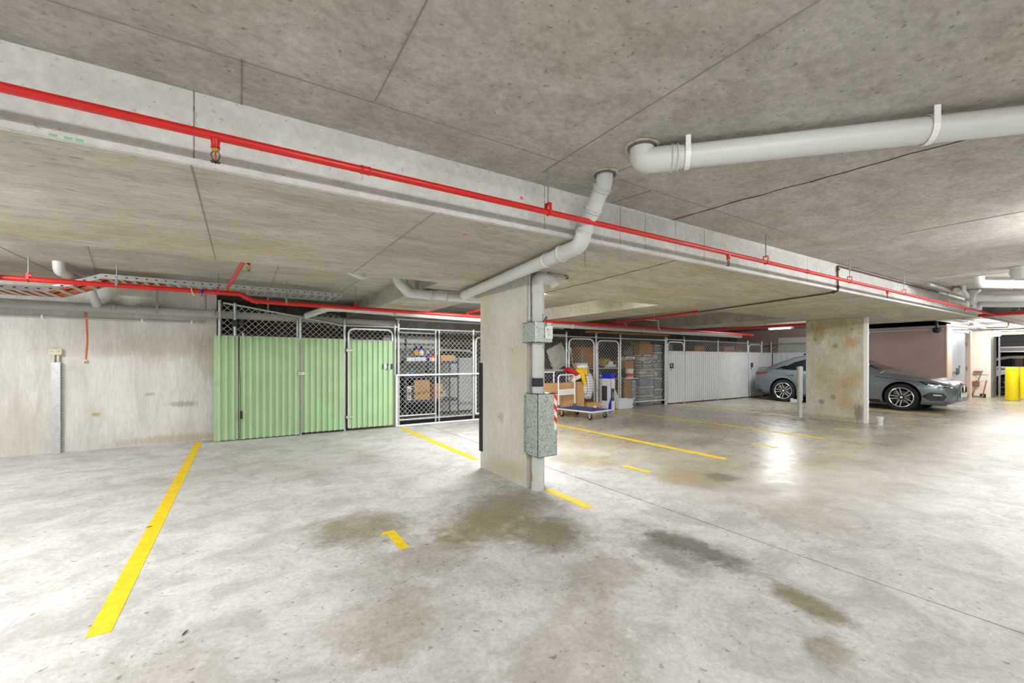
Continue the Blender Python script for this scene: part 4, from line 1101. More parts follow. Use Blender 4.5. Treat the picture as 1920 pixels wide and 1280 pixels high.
MB().tube([(6.74, 7.92, .95), (6.66, 8.02, 1.66)], 0.012, 8).build('handle', 'grey_soft', p, 50)
MB().tube([(6.69, 7.98, 1.38), (6.68, 8.0, 1.5)], 0.022, 10).build('grip', 'label_white', p, 50)
tag(MB().box(6.35, 7.98, 7.8, 8.5, 0.985, 1.005).build('shelf_board', 'rack_shelf'), 'shelf board at half height behind the two round-cornered gates', 'shelf')
carton('carton', 'low blue and white box on the shelf behind the first gate', 6.78, 7.12, 7.86, 8.0, 1.006, 1.13, 'label_white', None, False)
carton('carton', 'tall brown carton on the floor far behind the second gate', 7.35, 7.95, 8.3, 8.7, 0.0, 0.93, 'cardboard_dark')
def sack(name, label, cat, cx, cy, cz, rx, ry, rz_, mt, seed, par=None, lumps=0.16, neck=None):
    """soft lumpy bag"""
    rr = random.Random(seed)
    ph = [(rr.uniform(0, 6), rr.uniform(2, 5), rr.uniform(2, 6)) for _ in range(6)]
    vs, fs = [], []
    nu, nv = 22, 14
    for i in range(nv + 1):
        v = -PI / 2 + PI * i / nv
        for j in range(nu):
            u = 2 * PI * j / nu
            w_ = 1 + lumps * sum(math.sin(a * u * 1.0 + b * v + c) for c, a, b in [(x, round(y), z) for x, y, z in ph]) / 2.4
            sq = abs(math.cos(v)) ** 0.7
            vs.append((cx + rx * sq * math.cos(u) * w_, cy + ry * sq * math.sin(u) * w_, cz + rz_ * math.sin(v) * (1 + (w_ - 1) * .5)))
    for i in range(nv):
        for j in range(nu):
            fs.append((i * nu + j, i * nu + (j + 1) % nu, (i + 1) * nu + (j + 1) % nu, (i + 1) * nu + j))
    return MB().add(vs, fs)
M['gold_bag'] = mat('mustard_bag', (170, 142, 62), 0.6, var=0.25, vscale=20)
p = thing('cloth_bag', 'mustard coloured bag slumped on the shelf behind the second gate', 'bag', (7.8, 8.02, 1.006))
sack('', '', '', 7.78, 8.05, 1.12, .24, .14, .115, 'gold_bag', 4, lumps=.22).build('bag_body', 'gold_bag', p, 60)
MB().box(7.86, 8.02, 7.895, 7.90, 1.08, 1.17).build('white_patch', 'label_white', p)
tag(sack('', '', '', 7.92, 7.9, 1.05, .20, .07, .042, '', 9).build('paper_parcel', 'label_white', None, 60), 'flat white parcel in front of the mustard bag', 'parcel')
carton('carton', 'brown carton on top of the clear crates in the wire cage', 8.86, 9.36, 7.78, 8.1, 1.345, 1.625, 'cardboard_dark')
carton('carton', 'tan carton at the top right corner of the wire cage', 9.32, 9.72, 8.15, 8.5, 1.56, 1.72, 'cardboard')
tag(sack('', '', '', 8.66, 8.0, 1.42, .16, .12, .14, '', 12, lumps=.1).build('folded_blanket', 'grey_metal', None, 60), 'dark grey folded blanket left of the brown carton on the crates', 'blanket')
p = carton('carton', 'flat carton printed red, white and blue left of the clear crates', 8.38, 8.72, 7.8, 8.1, 1.19, 1.29, 'label_white', None, False)
LB().box(-.17, .17, -.1512, -.150, .0, .035).build('blue_band', 'navy_box', p)
LB().box(-.15, .1, -.1512, -.150, .05, .075).build('red_band', 'red_print', p)
carton('carton', 'brown carton under the flat printed carton beside the crates', 8.38, 8.72, 7.85, 8.2, 0.98, 1.185, 'cardboard_dark')
p = thing('detergent_tub', 'white tub with red and green print standing left of the crates', 'tub', (8.56, 7.86, 0.74))
LB().lathe([(.10, 0), (.105, .01), (.11, .20), (.115, .205), (.115, .235), (0, .24)], 18).build('tub_body', 'label_white', p, 40)
LB().lathe([(.1085, .03), (.1105, .12)], 18).build('red_band', 'red_print', p, 40)
tag(MB().box(8.30, 8.80, 7.76, 8.2, 0.715, 0.735).build('shelf_board', 'label_white'), 'white shelf under the printed tub beside the crates', 'shelf')
carton('carton', 'tall brown carton under the white shelf beside the crates', 8.30, 8.56, 7.8, 8.2, 0.02, 0.70, 'cardboard_dark')
p = thing('glass_jar', 'stack of clear jars beside the tall brown carton', 'jar', (8.70, 7.86, 0.02))
for k in range(3):
    LB().lathe([(.075, k * .22), (.08, k * .22 + .02), (.08, k * .22 + .17), (.07, k * .22 + .19)], 14).build('jar_body', 'clear_plastic', p, 40)
    LB().lathe([(.078, k * .22 + .185), (.078, k * .22 + .21), (0, k * .22 + .212)], 14).build('lid', 'clear_lid', p, 40)

# clear crates, each with something in it
M['crate_stuff'] = [mat('crate_filling_' + n, c, 0.8, var=0.4, vscale=16) for n, c in (('grey', (120, 122, 130)), ('cream', (206, 196, 170)), ('pink', (190, 130, 130)), ('blue', (90, 100, 150)), ('brown', (150, 122, 92)))]
def crate(x0, x1, y0, y1, z0, z1, fill, label, clip=True):
    p = thing('storage_crate', label, 'crate', ((x0 + x1) / 2, (y0 + y1) / 2, z0), 'clear plastic crates stacked in the wire cage')
    t = .004; h = z1 - z0
    m = MB()
    g2 = .015
    bot = [(x0 + g2, y0 + g2, z0), (x1 - g2, y0 + g2, z0), (x1 - g2, y1 - g2, z0), (x0 + g2, y1 - g2, z0)]
    topq = [(x0, y0, z1 - .03), (x1, y0, z1 - .03), (x1, y1, z1 - .03), (x0, y1, z1 - .03)]
    m.add(bot + topq, [(3, 2, 1, 0), (0, 1, 5, 4), (1, 2, 6, 5), (2, 3, 7, 6), (3, 0, 4, 7)])
    m.build('crate_wall', 'clear_plastic', p)
    MB().box(x0 - .008, x1 + .008, y0 - .008, y1 + .008, z1 - .028, z1 - .004, .003).build('lid', 'clear_lid', p)
    fl = sack('', '', '', (x0 + x1) / 2, (y0 + y1) / 2, z0 + h * .42, (x1 - x0) * .40, (y1 - y0) * .36, h * .34, '', int(x0 * 100 + z0 * 37), lumps=.12)
    fo = fl.build('filling', M['crate_stuff'][fill], p, 60)
    if clip:
        for x in (x0 + .04, x1 - .10): MB().box(x, x + .06, y0 - .014, y0 - .006, z1 - .055, z1 - .005, .002).build('clip', 'navy_box', p)
zs = [(0.02, 0.27, 0), (0.272, 0.50, 0), (0.502, 0.80, 3), (0.802, 0.965, 1), (0.967, 1.07, 2), (1.072, 1.158, 4), (1.16, 1.343, 1)]
nm = ['bottom', 'second', 'third', 'fourth', 'fifth', 'sixth', 'topmost']
for k, (a, b, f_) in enumerate(zs): crate(8.84, 9.36, 7.74, 8.12, a, b, f_, 'clear plastic crate, %s from the floor of the wide left stack in the wire cage' % nm[k] if k else 'clear plastic crate at the bottom of the wide left stack in the wire cage', k > 3)
zs = [(0.02, 0.22, 2), (0.222, 0.42, 0), (0.422, 0.72, 3), (0.722, 0.98, 1), (0.982, 1.19, 2), (1.192, 1.42, 1), (1.422, 1.62, 0)]
for k, (a, b, f_) in enumerate(zs): crate(9.40, 9.71, 7.74, 8.12, a, b, f_, 'clear plastic crate, %s from the floor of the narrow right stack in the wire cage' % nm[k] if k else 'clear plastic crate at the bottom of the narrow right stack in the wire cage', k in (4, 6))

# in front of it
carton('carton', 'long brown carton lying behind the trolley handle', 5.45, 6.36, 7.45, 7.60, 0.47, 0.70, 'cardboard')
carton('carton', 'tall flat brown carton leaning upright behind the trolley', 6.37, 6.66, 7.46, 7.56, 0.0, 0.71, 'cardboard')
carton('carton', 'brown carton on the floor between the trolley handle and the long carton', 5.98, 6.36, 7.46, 7.62, 0.0, 0.465, 'cardboard')
carton('carton', 'brown carton on the floor under the left end of the long carton', 5.3, 5.95, 7.42, 7.575, 0.0, 0.465, 'cardboard', None, False)
p = carton('carton', 'low open brown carton on the floor below the plaid bag', 6.70, 7.08, 7.38, 7.62, 0.0, 0.22, 'cardboard')
LB().box(-.03, .06, -.1235, -.122, .04, .15).build('white_label', 'label_white', p)
LB().box(.09, .14, -.1235, -.122, .06, .12).build('red_label', 'red_print', p)
def plaid():
    t = NT('white_plaid_plastic')
    br = t.nt.nodes.new('ShaderNodeTexBrick')
    br.offset = 0.0
    br.inputs['Scale'].default_value = 1.0
    br.inputs['Color1'].default_value = lin((232, 232, 228)); br.inputs['Color2'].default_value = lin((222, 224, 226))
    br.inputs['Mortar'].default_value = lin((140, 143, 155))
    br.inputs['Mortar Size'].default_value = 0.006
    br.inputs['Brick Width'].default_value = 0.06; br.inputs['Row Height'].default_value = 0.06
    mp = t.nt.nodes.new('ShaderNodeMapping'); mp.inputs['Rotation'].default_value = (PI / 2, 0.6, 0)
    t.link(t.pos, mp.inputs['Vector']); t.link(mp.outputs[0], br.inputs['Vector'])
    t.link(br.outputs['Color'], t.b.inputs['Base Color']); t.b.inputs['Roughness'].default_value = 0.5
    return t.m
M['plaid'] = plaid()
p = thing('plaid_bag', 'white plaid plastic bag hanging on the first gate beside the tall carton', 'bag', (6.77, 7.5, 0.3))
sack('', '', '', 6.79, 7.50, 0.60, .17, .10, .30, '', 21, lumps=.10).build('bag_body', 'plaid', p, 60)
MB().tube(bend([(6.72, 7.5, .84), (6.73, 7.52, 1.0), (6.83, 7.52, 1.0), (6.86, 7.5, .82)], .04, 5), 0.010, 8).build('handle', 'plaid', p, 50)
p = thing('carrier_bag', 'crumpled yellow plastic bag hanging on the first gate above the plaid bag', 'bag', (6.62, 7.5, 0.8))
sack('', '', '', 6.62, 7.50, 0.93, .185, .10, .10, '', 31, lumps=.34).build('bag_body', 'yellow_bag', p, 60)
MB().tube(bend([(6.55, 7.42, .92), (6.58, 7.40, .76), (6.63, 7.41, .66)], .05, 4), [.05] + [.045] * 6 + [.02], 8).build('loose_tail', 'yellow_bag', p, 60)
sack('', '', '', 6.66, 7.52, 1.05, .16, .06, .055, '', 33, lumps=.2).build('white_top', 'label_white', p, 60)
tag(MB().box(-.14, .14, -.09, .09, -.045, .045, .005, m=Matrix.Translation((6.32, 7.52, .94)) @ Matrix.Rotation(math.radians(24), 4, 'Y')).build('carton', 'red_print'), 'small red and white carton tilted behind the trolley handle', 'box')
tag(MB().box(-.14, .14, -.08, .08, -.045, .045, .005, m=Matrix.Translation((6.42, 7.52, .80)) @ Matrix.Rotation(math.radians(-22), 4, 'Y')).build('carton', 'label_white'), 'small white carton tilted under the yellow bag', 'box')

# tall heater carton
M['carton_white'] = mat('glossy_white_carton', (226, 226, 234), 0.4)
M['carton_blue'] = mat('blue_carton_print', (20, 40, 200), 0.45)
M['photo_dark'] = mat('dark_print', (66, 56, 62), 0.5)
p = thing('heater_carton', 'tall white carton with a blue top and a picture of a dark tower heater', 'box', (7.53, 7.62, 0), None, 0.26)
LB().box(-.10, .10, -.16, .16, 0, .765, .003).build('carton_body', 'carton_white', p)
LB().box(-.102, .102, -.162, .162, .755, .868, .003).build('carton_top', 'carton_blue', p)
LB().box(-.1035, -.1015, .09, .15, .80, .84).build('printed_label', 'label_white', p)
LB().box(-.1015, -.100, -.06, .09, .22, .58).build('printed_heater', 'photo_dark', p)
LB().box(-.07, .06, -.1615, -.1602, .22, .52).build('printed_heater', 'photo_dark', p)
LB().box(-.01, .01, -.1622, -.1616, .30, .42).build('printed_glint', 'label_white', p)
LB().add([(-.1012, -.16, 0), (-.1012, -.09, 0), (-.1012, -.10, .12), (-.1012, -.14, .26), (-.1012, -.16, .30)], [(0, 1, 2, 3, 4)]).build('blue_flash', 'carton_blue', p)
LB().add([(-.1, -.1612, 0), (-.065, -.1612, 0), (-.075, -.1612, .5), (-.09, -.1612, .765), (-.1, -.1612, .765)], [(0, 1, 2, 3, 4)]).build('blue_flash', 'carton_blue', p)
# clear tubs and bottle right of it
p = thing('storage_tub', 'milky plastic tub on the floor right of the tall white and blue carton', 'tub', (7.98, 7.56, 0))
m = MB()
b_ = [(7.76, 7.44, 0.005), (8.20, 7.44, 0.005), (8.20, 7.62, 0.005), (7.76, 7.62, 0.005)]
t_ = [(7.73, 7.42, .245), (8.24, 7.42, .245), (8.24, 7.64, .245), (7.73, 7.64, .245)]
m.add(b_ + t_, [(3, 2, 1, 0), (0, 1, 5, 4), (1, 2, 6, 5), (2, 3, 7, 6), (3, 0, 4, 7)]).build('tub_wall', 'clear_lid', p)
MB().box(7.72, 8.25, 7.405, 7.42, .235, .25).box(7.72, 8.25, 7.64, 7.655, .235, .25).build('rim', 'clear_lid', p)
tag(MB().add([(7.72, 7.50, .02), (7.95, 7.50, .02), (7.93, 7.56, .20), (7.80, 7.6, .46), (7.72, 7.6, .47),
              (7.72, 7.52, .02), (7.95, 7.52, .02), (7.93, 7.58, .20), (7.80, 7.62, .46), (7.72, 7.62, .47)],
             [(4, 3, 2, 1, 0), (5, 6, 7, 8, 9)] + [(i, (i + 1) % 5, (i + 1) % 5 + 5, i + 5) for i in range(5)]).build('plastic_sheet', 'grey_soft'), 'pale sheet propped up inside the milky tub', 'sheet')
p = thing('bottle', 'teal and red detergent bottle on the floor right of the milky tub', 'bottle', (8.32, 7.58, 0))
LB().lathe([(.055, 0), (.06, .01), (.06, .12), (.04, .17), (.018, .19)], 16).build('bottle_body', 'teal', p, 40)
LB().lathe([(.02, .188), (.022, .225), (0, .228)], 12).build('cap', 'label_white', p, 40)
LB().lathe([(.061, .02), (.0615, .06)], 16).build('label_band', 'label_white', p, 40)
LB().box(-.085, -.045, -.04, .0, 0, .14, .01).build('red_side', 'red_print', p)

# platform trolley
M['deck_blue'] = mat('blue_rubber_deck', (58, 74, 142), 0.7)
p = thing('platform_trolley', 'platform trolley with a blue deck and white push handle', 'trolley', (6.09, 6.86, 0), None, math.radians(10))
LB().box(-.33, .33, -.48, .48, .150, .178, .008).build('deck_edge', 'white_tube', p)
LB().box(-.30, .30, -.45, .45, .178, .184, .002).build('deck_mat', 'deck_blue', p)
h = LB().tube(bend([(-.27, .45, .17), (-.27, .46, .88), (.27, .46, .88), (.27, .45, .17)], .09, 7), 0.016, 12).build('handle', 'white_tube', p, 50)
LB().box(-.26, .26, .452, .458, .44, .57, .002).build('handle_plate', 'label_white', h)
for x in (-.27, .27): LB().box(x - .025, x + .025, .42, .48, .178, .24, .004).build('handle_socket', 'grey_metal', p)
for x in (-.25, .25):
    for y in (-.38, .36):
        c = LB().box(x - .03, x + .03, y - .03, y + .03, .142, .150).box(x - .026, x - .021, y - .02, y + .03, .05, .145).box(x + .021, x + .026, y - .02, y + .03, .05, .145).build('caster', 'steel_light', p)
        LB().lathe([(.02, -.016), (.045, -.016), (.05, -.010), (.05, .010), (.045, .016), (.02, .016)], 16, Matrix.Translation((x, y + .012, .052)) @ Matrix.Rotation(PI / 2, 4, 'Y')).build('caster_wheel', 'black', c, 40)
        LB().lathe([(.018, -.018), (.018, .018)], 12, Matrix.Translation((x, y + .012, .052)) @ Matrix.Rotation(PI / 2, 4, 'Y')).build('caster_hub', 'label_white', c, 40)

# white clad cage with its return
p = thing('storage_cage', 'storage cage clad in white corrugated steel at the far corner', 'cage', (12.2, YC, 0))
for x, z in ((9.80, 1.81), (10.555, 1.845), (12.17, 1.80), (13.79, 1.81), (14.64, 1.82), (15.23, 1.80)): post(p, x, z, r=.026)
rail(p, [(9.82, 1.765), (15.23, 1.745)], 0.018, name='top_rail')
chain(p, [(10.58, 1.43), (13.77, 1.43), (13.77, 1.745), (10.58, 1.76)], YC, .10, .004)
corrugated(p, 10.54, 13.77, 0.03, 1.452, 7.648, 'white_sheet', 0.092, 0.028)
for i, (x0, x1) in enumerate(((9.84, 10.52), (13.83, 14.60))):
    g = gate(p, x0, x1, 0.05, 1.70, y=7.66, zm=1.42, rad=.15, pitch=.09)
    corrugated(g, x0 - .02, x1 + .01, 0.03, 1.455, 7.640, 'white_sheet', 0.092, 0.028)
    lk = MB().box(x0 + .03, x0 + .18, 7.612, 7.62, 0.98, 1.115).build('lock_plate', 'black_plastic', g)
    MB().box(x0 + .07, x0 + .13, 7.605, 7.613, 1.02, 1.09, .004).build('padlock', 'steel', g)
    MB().box(x0 + .04, x0 + .08, 7.608, 7.615, 0.90, 0.98).build('hasp', 'steel', g)
corrugated(p, 14.67, 15.21, 0.05, 1.452, 7.648, 'white_sheet', 0.092, 0.028)
corrugated(p, 5.6, 7.62, 0.06, 1.452, 15.26, 'white_sheet', 0.16, 0.03, axis='y')
MB().tube([(15.25, 7.66, 1.75), (15.25, 5.6, 1.75)], .018, 10).build('top_rail', 'steel_light', p, 50)
chain_x(p, 15.27, 5.6, 7.62, 1.43, 1.75, .10, .004)
for y in (6.55, 5.6): MB().tube([(15.25, y, 0), (15.25, y, 1.80)], .024, 10).build('post', 'steel_light', p, 50)
carton('carton', 'orange and brown box showing through the mesh above the white sheets', 11.45, 11.95, 7.95, 8.2, 0.0, 1.63, 'cardboard_dark')
carton('carton', 'dull pink box showing through the mesh above the white sheets', 12.95, 13.55, 7.95, 8.2, 0.0, 1.64, mat('dull_pink_card', (170, 112, 112), .8))
tag(MB().box(9.95, 10.4, 7.85, 8.1, 0.02, 1.66, .02).build('dark_suitcase', 'black_plastic'), 'tall black suitcase top showing above the first white gate', 'suitcase')
tag(MB().box(15.33, 15.58, 5.7, 7.5, 0.02, 1.95, .01).build('pale_cabinet', 'grey_soft'), 'pale cabinet standing behind the mesh beside the far lamp', 'cabinet')
carton('carton', 'stack top of pale cartons behind the mesh far right of the white cage', 13.75, 14.4, 7.95, 8.25, 0.0, 1.52, 'cardboard')
# ------------------------------------------------------------------ grey car
def car_paint():
    t = NT('grey_metallic_paint')
    n = t.noise(t.pos, 900, 2, 0.5)
    t.link(t.ramp(n, [(0.35, lin((98, 108, 114))), (0.65, lin((130, 140, 146)))]), t.b.inputs['Base Color'])
    t.b.inputs['Metallic'].default_value = 0.4
    t.b.inputs['Roughness'].default_value = 0.26
    t.b.inputs['Coat Weight'].default_value = 0.8
    t.b.inputs['Coat Roughness'].default_value = 0.04
    return t.m
M['car_paint'] = car_paint()
M['car_glass'] = mat('dark_car_glass', (10, 14, 22), 0.05, coat=0.5)
M['gloss_black'] = mat('gloss_black_trim', (10, 10, 12), 0.15, coat=0.5)
M['tyre'] = mat('tyre_rubber', (24, 24, 26), 0.8)
M['rim_dark'] = mat('dark_rim', (20, 20, 23), 0.35, 0.4)
M['rim_bright'] = mat('machined_rim', (226, 228, 232), 0.22, 0.75)
M['chrome'] = mat('chrome', (228, 230, 234), 0.12, 1.0)
M['lamp_red'] = mat('red_tail_lamp', (130, 8, 34), 0.12, coat=0.6)
M['lamp_glass'] = mat('headlamp_glass', (16, 19, 24), 0.12, coat=0.3)
M['lamp_white'] = mat('lamp_reflector', (196, 202, 212), 0.25, 0.5)
M['roundel_blue'] = mat('roundel_blue', (30, 96, 190), 0.3)

def interp(tab, u):
    if u <= tab[0][0]: return tab[0][1]
    for (a, va), (b, vb) in zip(tab[:-1], tab[1:]):
        if u <= b:
            f = (u - a) / (b - a)
            f = f * f * (3 - 2 * f) * .5 + f * .5
            return va + (vb - va) * f
    return tab[-1][1]
# u runs from the front axle (0) towards the tail; v is sideways; heights in metres
HW = [(-.86, .48), (-.83, .60), (-.76, .71), (-.62, .79), (-.42, .85), (-.2, .88), (.3, .885), (2.4, .885), (2.9, .875), (3.25, .83), (3.45, .76), (3.55, .66), (3.59, .52)]
TOP = [(-.86, .56), (-.80, .67), (-.7, .72), (-.45, .80), (0, .875), (.45, .93), (.62, .95), (2.6, .99), (3.1, .99), (3.38, .965), (3.50, .955), (3.55, .88), (3.59, .74)]
SH = [(-.86, .53), (-.80, .60), (-.6, .67), (-.3, .73), (.1, .785), (.6, .83), (2.4, .875), (3.1, .885), (3.45, .86), (3.55, .80), (3.59, .70)]
BOT = [(-.86, .27), (-.8, .20), (-.6, .165), (-.4, .16), (0, .17), (3.0, .18), (3.3, .22), (3.52, .30), (3.59, .40)]
def section(u):
    """half section, from the keel round the side to the centre line of the top"""
    h, t, s, b = interp(HW, u), interp(TOP, u), interp(SH, u), interp(BOT, u)
    m = b + (s - b) * .55
    return [(0, b), (h * .80, b), (h * .93, b + .015), (h * .975, b + .06), (h * .985, b + (m - b) * .45), (h * .995, m - .02), (h, m + .04), (h * .992, m + (s - m) * .5),
            (h * .975, s - .035), (h * .955, s), (h * .90, s + (t - s) * .35), (h * .74, s + (t - s) * .68), (h * .42, s + (t - s) * .93), (0, t)]
def side_v(u, z):
    sec = section(u)[2:11]
    for (va, za), (vb, zb) in zip(sec[:-1], sec[1:]):
        if za <= z <= zb: return va + (vb - va) * (z - za) / max(1e-6, zb - za)
    return sec[0][0] if z < sec[0][1] else sec[-1][0]
# greenhouse
RT = [(.42, .93), (.72, 1.08), (1.0, 1.225), (1.22, 1.325), (1.5, 1.385), (1.8, 1.40), (2.15, 1.375), (2.5, 1.30), (2.85, 1.175), (3.15, 1.045), (3.36, .97)]
GB = [(.42, .80), (.9, .80), (2.4, .80), (2.9, .76), (3.36, .62)]     # half width at the belt
GT = [(.42, .66), (.75, .60), (1.3, .555), (2.2, .56), (2.8, .56), (3.36, .52)]      # half width at the cant rail
def gsec(u):
    b = interp(SH, u) + .01
    t = interp(RT, u)
    hb, ht = interp(GB, u), interp(GT, u)
    t = max(t, b + .03)
    zc = b + (t - b) * .86
    return [(hb, b - .05), (hb, b), (hb + (ht - hb) * .5 + .012, b + (zc - b) * .5), (ht, zc), (ht * .86, zc + (t - zc) * .62), (ht * .5, zc + (t - zc) * .93), (0, t)]
def gside_v(u, z):
    s = gsec(u)
    for (va, za), (vb, zb) in zip(s[:-1], s[1:]):
        if za <= z <= zb: return va + (vb - va) * (z - za) / max(1e-6, zb - za)
    return s[1][0]
def loft(us, fn, closed_bottom=True):
    vs, fs = [], []
    n = None
    for u in us:
        s = fn(u)
        ring = [(-v, u, z) for v, z in s] + [(v, u, z) for v, z in s[::-1][1:]]
        if s[0][0] == 0: ring = ring[:-1]
        n = len(ring)
        vs += ring
    for i in range(len(us) - 1):
        for j in range(n):
            k = (j + 1) % n
            fs.append((i * n + j, i * n + k, (i + 1) * n + k, (i + 1) * n + j))
    fs.append(tuple(range(n))); fs.append(tuple((len(us) - 1) * n + j for j in range(n))[::-1])
    return vs, fs
CX0, CY0 = 14.13, 3.72
car = thing('car', 'grey metallic sedan parked nose out behind the far column', 'car', (CX0, CY0, 0))
us = [-.86, -.845, -.82, -.78, -.72, -.64, -.55, -.45, -.33, -.2, -.05, .1, .25, .4, .6, .9, 1.2, 1.6, 2.0, 2.3, 2.5, 2.7, 2.9, 3.1, 3.25, 3.38, 3.47, 3.53, 3.57, 3.59]
vs, fs = loft(us, section)
body = LB().add(vs, fs).build('body', 'car_paint', car)
WR, RA = 0.318, 2.63
def cutter(u):
    return LB().lathe([(.362, -1.2), (.362, 1.2)], 40, Matrix.Translation((0, u, WR + .012)) @ Matrix.Rotation(PI / 2, 4, 'Y')).build('cutter', 'gloss_black', car)
cuts = [cutter(0.0), cutter(RA)]
for c in cuts:
    md = body.modifiers.new('arch', 'BOOLEAN'); md.operation = 'DIFFERENCE'; md.object = c; md.solver = 'EXACT'
bpy.context.view_layer.update()
dg = bpy.context.evaluated_depsgraph_get()
nm_ = bpy.data.meshes.new_from_object(body.evaluated_get(dg))
body.modifiers.clear()
body.data = nm_
for c in cuts: bpy.data.objects.remove(c, do_unlink=True)
while len(nm_.materials) > 1: nm_.materials.pop()
for pl in nm_.polygons: pl.material_index = 0
nm_.shade_smooth(); nm_.set_sharp_from_angle(angle=math.radians(32))
gus = [.43, .55, .72, .9, 1.05, 1.22, 1.4, 1.6, 1.8, 2.0, 2.15, 2.35, 2.5, 2.7, 2.85, 3.0, 3.15, 3.3, 3.36]
vs, fs = loft(gus, gsec)
gh = LB().add(vs, fs).build('roof', 'car_paint', car)
gh.data.shade_smooth(); gh.data.set_sharp_from_angle(angle=math.radians(38))

def skin(name, outline, mt, side=-1, fn=side_v, off=.004, dens=.05, par=None):
    """panel lying on the body side; outline in (u, z)"""
    pts = []
    n = len(outline)
    for i in range(n):
        (a, b), (c, d) = outline[i], outline[(i + 1) % n]
        k = max(1, int(math.hypot(c - a, d - b) / dens))
        for j in range(k): pts.append((a + (c - a) * j / k, b + (d - b) * j / k))
    cu, cz = sum(p[0] for p in pts) / len(pts), sum(p[1] for p in pts) / len(pts)
    rings = [1.0, .66, .33]
    vs, fs = [], []
    m = len(pts)
    for f in rings:
        for (u, z) in pts:
            uu, zz = cu + (u - cu) * f, cz + (z - cz) * f
            vs.append((side * (fn(uu, zz) + off), uu, zz))
    vs.append((side * (fn(cu, cz) + off), cu, cz))
    for r_ in range(2):
        for j in range(m):
            k = (j + 1) % m
            fs.append((r_ * m + j, r_ * m + k, (r_ + 1) * m + k, (r_ + 1) * m + j))
    for j in range(m): fs.append((2 * m + j, 2 * m + (j + 1) % m, 3 * m))
    return LB().add(vs, fs).build(name, mt, par or car, 40)
def strip(name, pts, wd, mt, side=-1, fn=side_v, off=.003, par=None):
    """narrow band along a path on the side"""
    vs, fs = [], []
    P = []
    for (a, b), (c, d) in zip(pts[:-1], pts[1:]):
        k = max(1, int(math.hypot(c - a, d - b) / .05))
        for j in range(k): P.append((a + (c - a) * j / k, b + (d - b) * j / k))
    P.append(pts[-1])
    for i, (u, z) in enumerate(P):
        (a, b), (c, d) = P[max(0, i - 1)], P[min(len(P) - 1, i + 1)]
        L = math.hypot(c - a, d - b) or 1
        nx, nz = -(d - b) / L * wd / 2, (c - a) / L * wd / 2
        for s in (1, -1):
            uu, zz = u + s * nx, z + s * nz
            vs.append((side * (fn(uu, zz) + off), uu, zz))
    for i in range(len(P) - 1): fs.append((2 * i, 2 * i + 1, 2 * i + 3, 2 * i + 2))
    return LB().add(vs, fs).build(name, mt, par or car, 40)
for sd in (-1, 1):
    w1 = skin('window', [(1.0, .90), (1.75, .905), (1.75, 1.27), (1.42, 1.25), (1.2, 1.16)], 'car_glass', sd, gside_v)
    w2 = skin('window', [(1.80, .905), (2.58, .93), (2.72, .95), (2.62, 1.03), (2.40, 1.15), (2.1, 1.235), (1.80, 1.27)], 'car_glass', sd, gside_v)
    skin('quarter_trim', [(2.60, .945), (2.86, .975), (2.64, 1.05)], 'gloss_black', sd, gside_v, .005)
    strip('belt_trim', [(.95, .886), (1.75, .89), (2.58, .912), (2.9, .955)], .018, 'gloss_black', sd, gside_v, .006)
    strip('door_seam', [(.62, .20), (.60, .55), (.62, .80)], .007, 'gloss_black', sd)
    strip('door_seam', [(1.78, .20), (1.78, .85)], .007, 'gloss_black', sd)
    strip('door_seam', [(2.62, .83), (2.42, .70), (2.27, .50), (2.22, .30)], .007, 'gloss_black', sd)
    strip('hood_seam', [(.5, .80), (.1, .745), (-.25, .70), (-.5, .655)], .008, 'gloss_black', sd)
    strip('sill_skirt', [(.40, .215), (2.22, .225)], .05, 'gloss_black', sd, off=.006)
    skin('tail_lamp', [(3.02, .865), (3.12, .80), (3.40, .775), (3.54, .76), (3.55, .83), (3.40, .845)], 'lamp_red', sd, off=.006)
    hl = skin('headlamp', [(-.30, .715), (-.42, .635), (-.62, .585), (-.775, .575), (-.79, .615), (-.62, .655), (-.45, .695)], 'lamp_glass', sd, off=.005)
    strip('headlamp_band', [(-.40, .685), (-.56, .640), (-.765, .600)], .007, 'lamp_white', sd, off=.008, par=hl)
    strip('headlamp_band', [(-.46, .638), (-.58, .612), (-.70, .592)], .009, 'lamp_white', sd, off=.008, par=hl)
    fg = skin('front_intake', [(-.36, .37), (-.50, .465), (-.70, .455), (-.755, .38), (-.70, .275), (-.50, .265)], 'gloss_black', sd, off=.005)
    strip('fog_lamp', [(-.55, .405), (-.68, .40)], .028, 'lamp_white', sd, off=.009, par=fg)
    strip('splitter', [(-.40, .20), (-.60, .20), (-.78, .245)], .03, 'car_paint', sd, off=.014)
    strip('rear_diffuser', [(2.98, .235), (3.3, .275), (3.52, .33)], .07, 'gloss_black', sd, off=.006)
    strip('rear_vent', [(3.30, .40), (3.46, .43)], .02, 'gloss_black', sd, off=.005)
    for u in (1.55, 2.45):
        h = strip('door_handle', [(u - .11, .80), (u + .11, .81)], .032, 'car_paint', sd, off=.022)
        strip('handle_trim', [(u - .11, .783), (u + .11, .792)], .010, 'chrome', sd, off=.023, par=h)
    mv = sd * .90
    MBm = LB().box(mv - .10 if sd < 0 else mv, mv if sd < 0 else mv + .10, .92, 1.05, .93, 1.06, .03)
    MBm.box(min(mv * .9, mv), max(mv * .9, mv), .98, 1.02, .90, .95).build('mirror', 'gloss_black', car, 40)
    strip('fender_badge', [(.44, .62), (.50, .62)], .014, 'chrome', sd, off=.006)
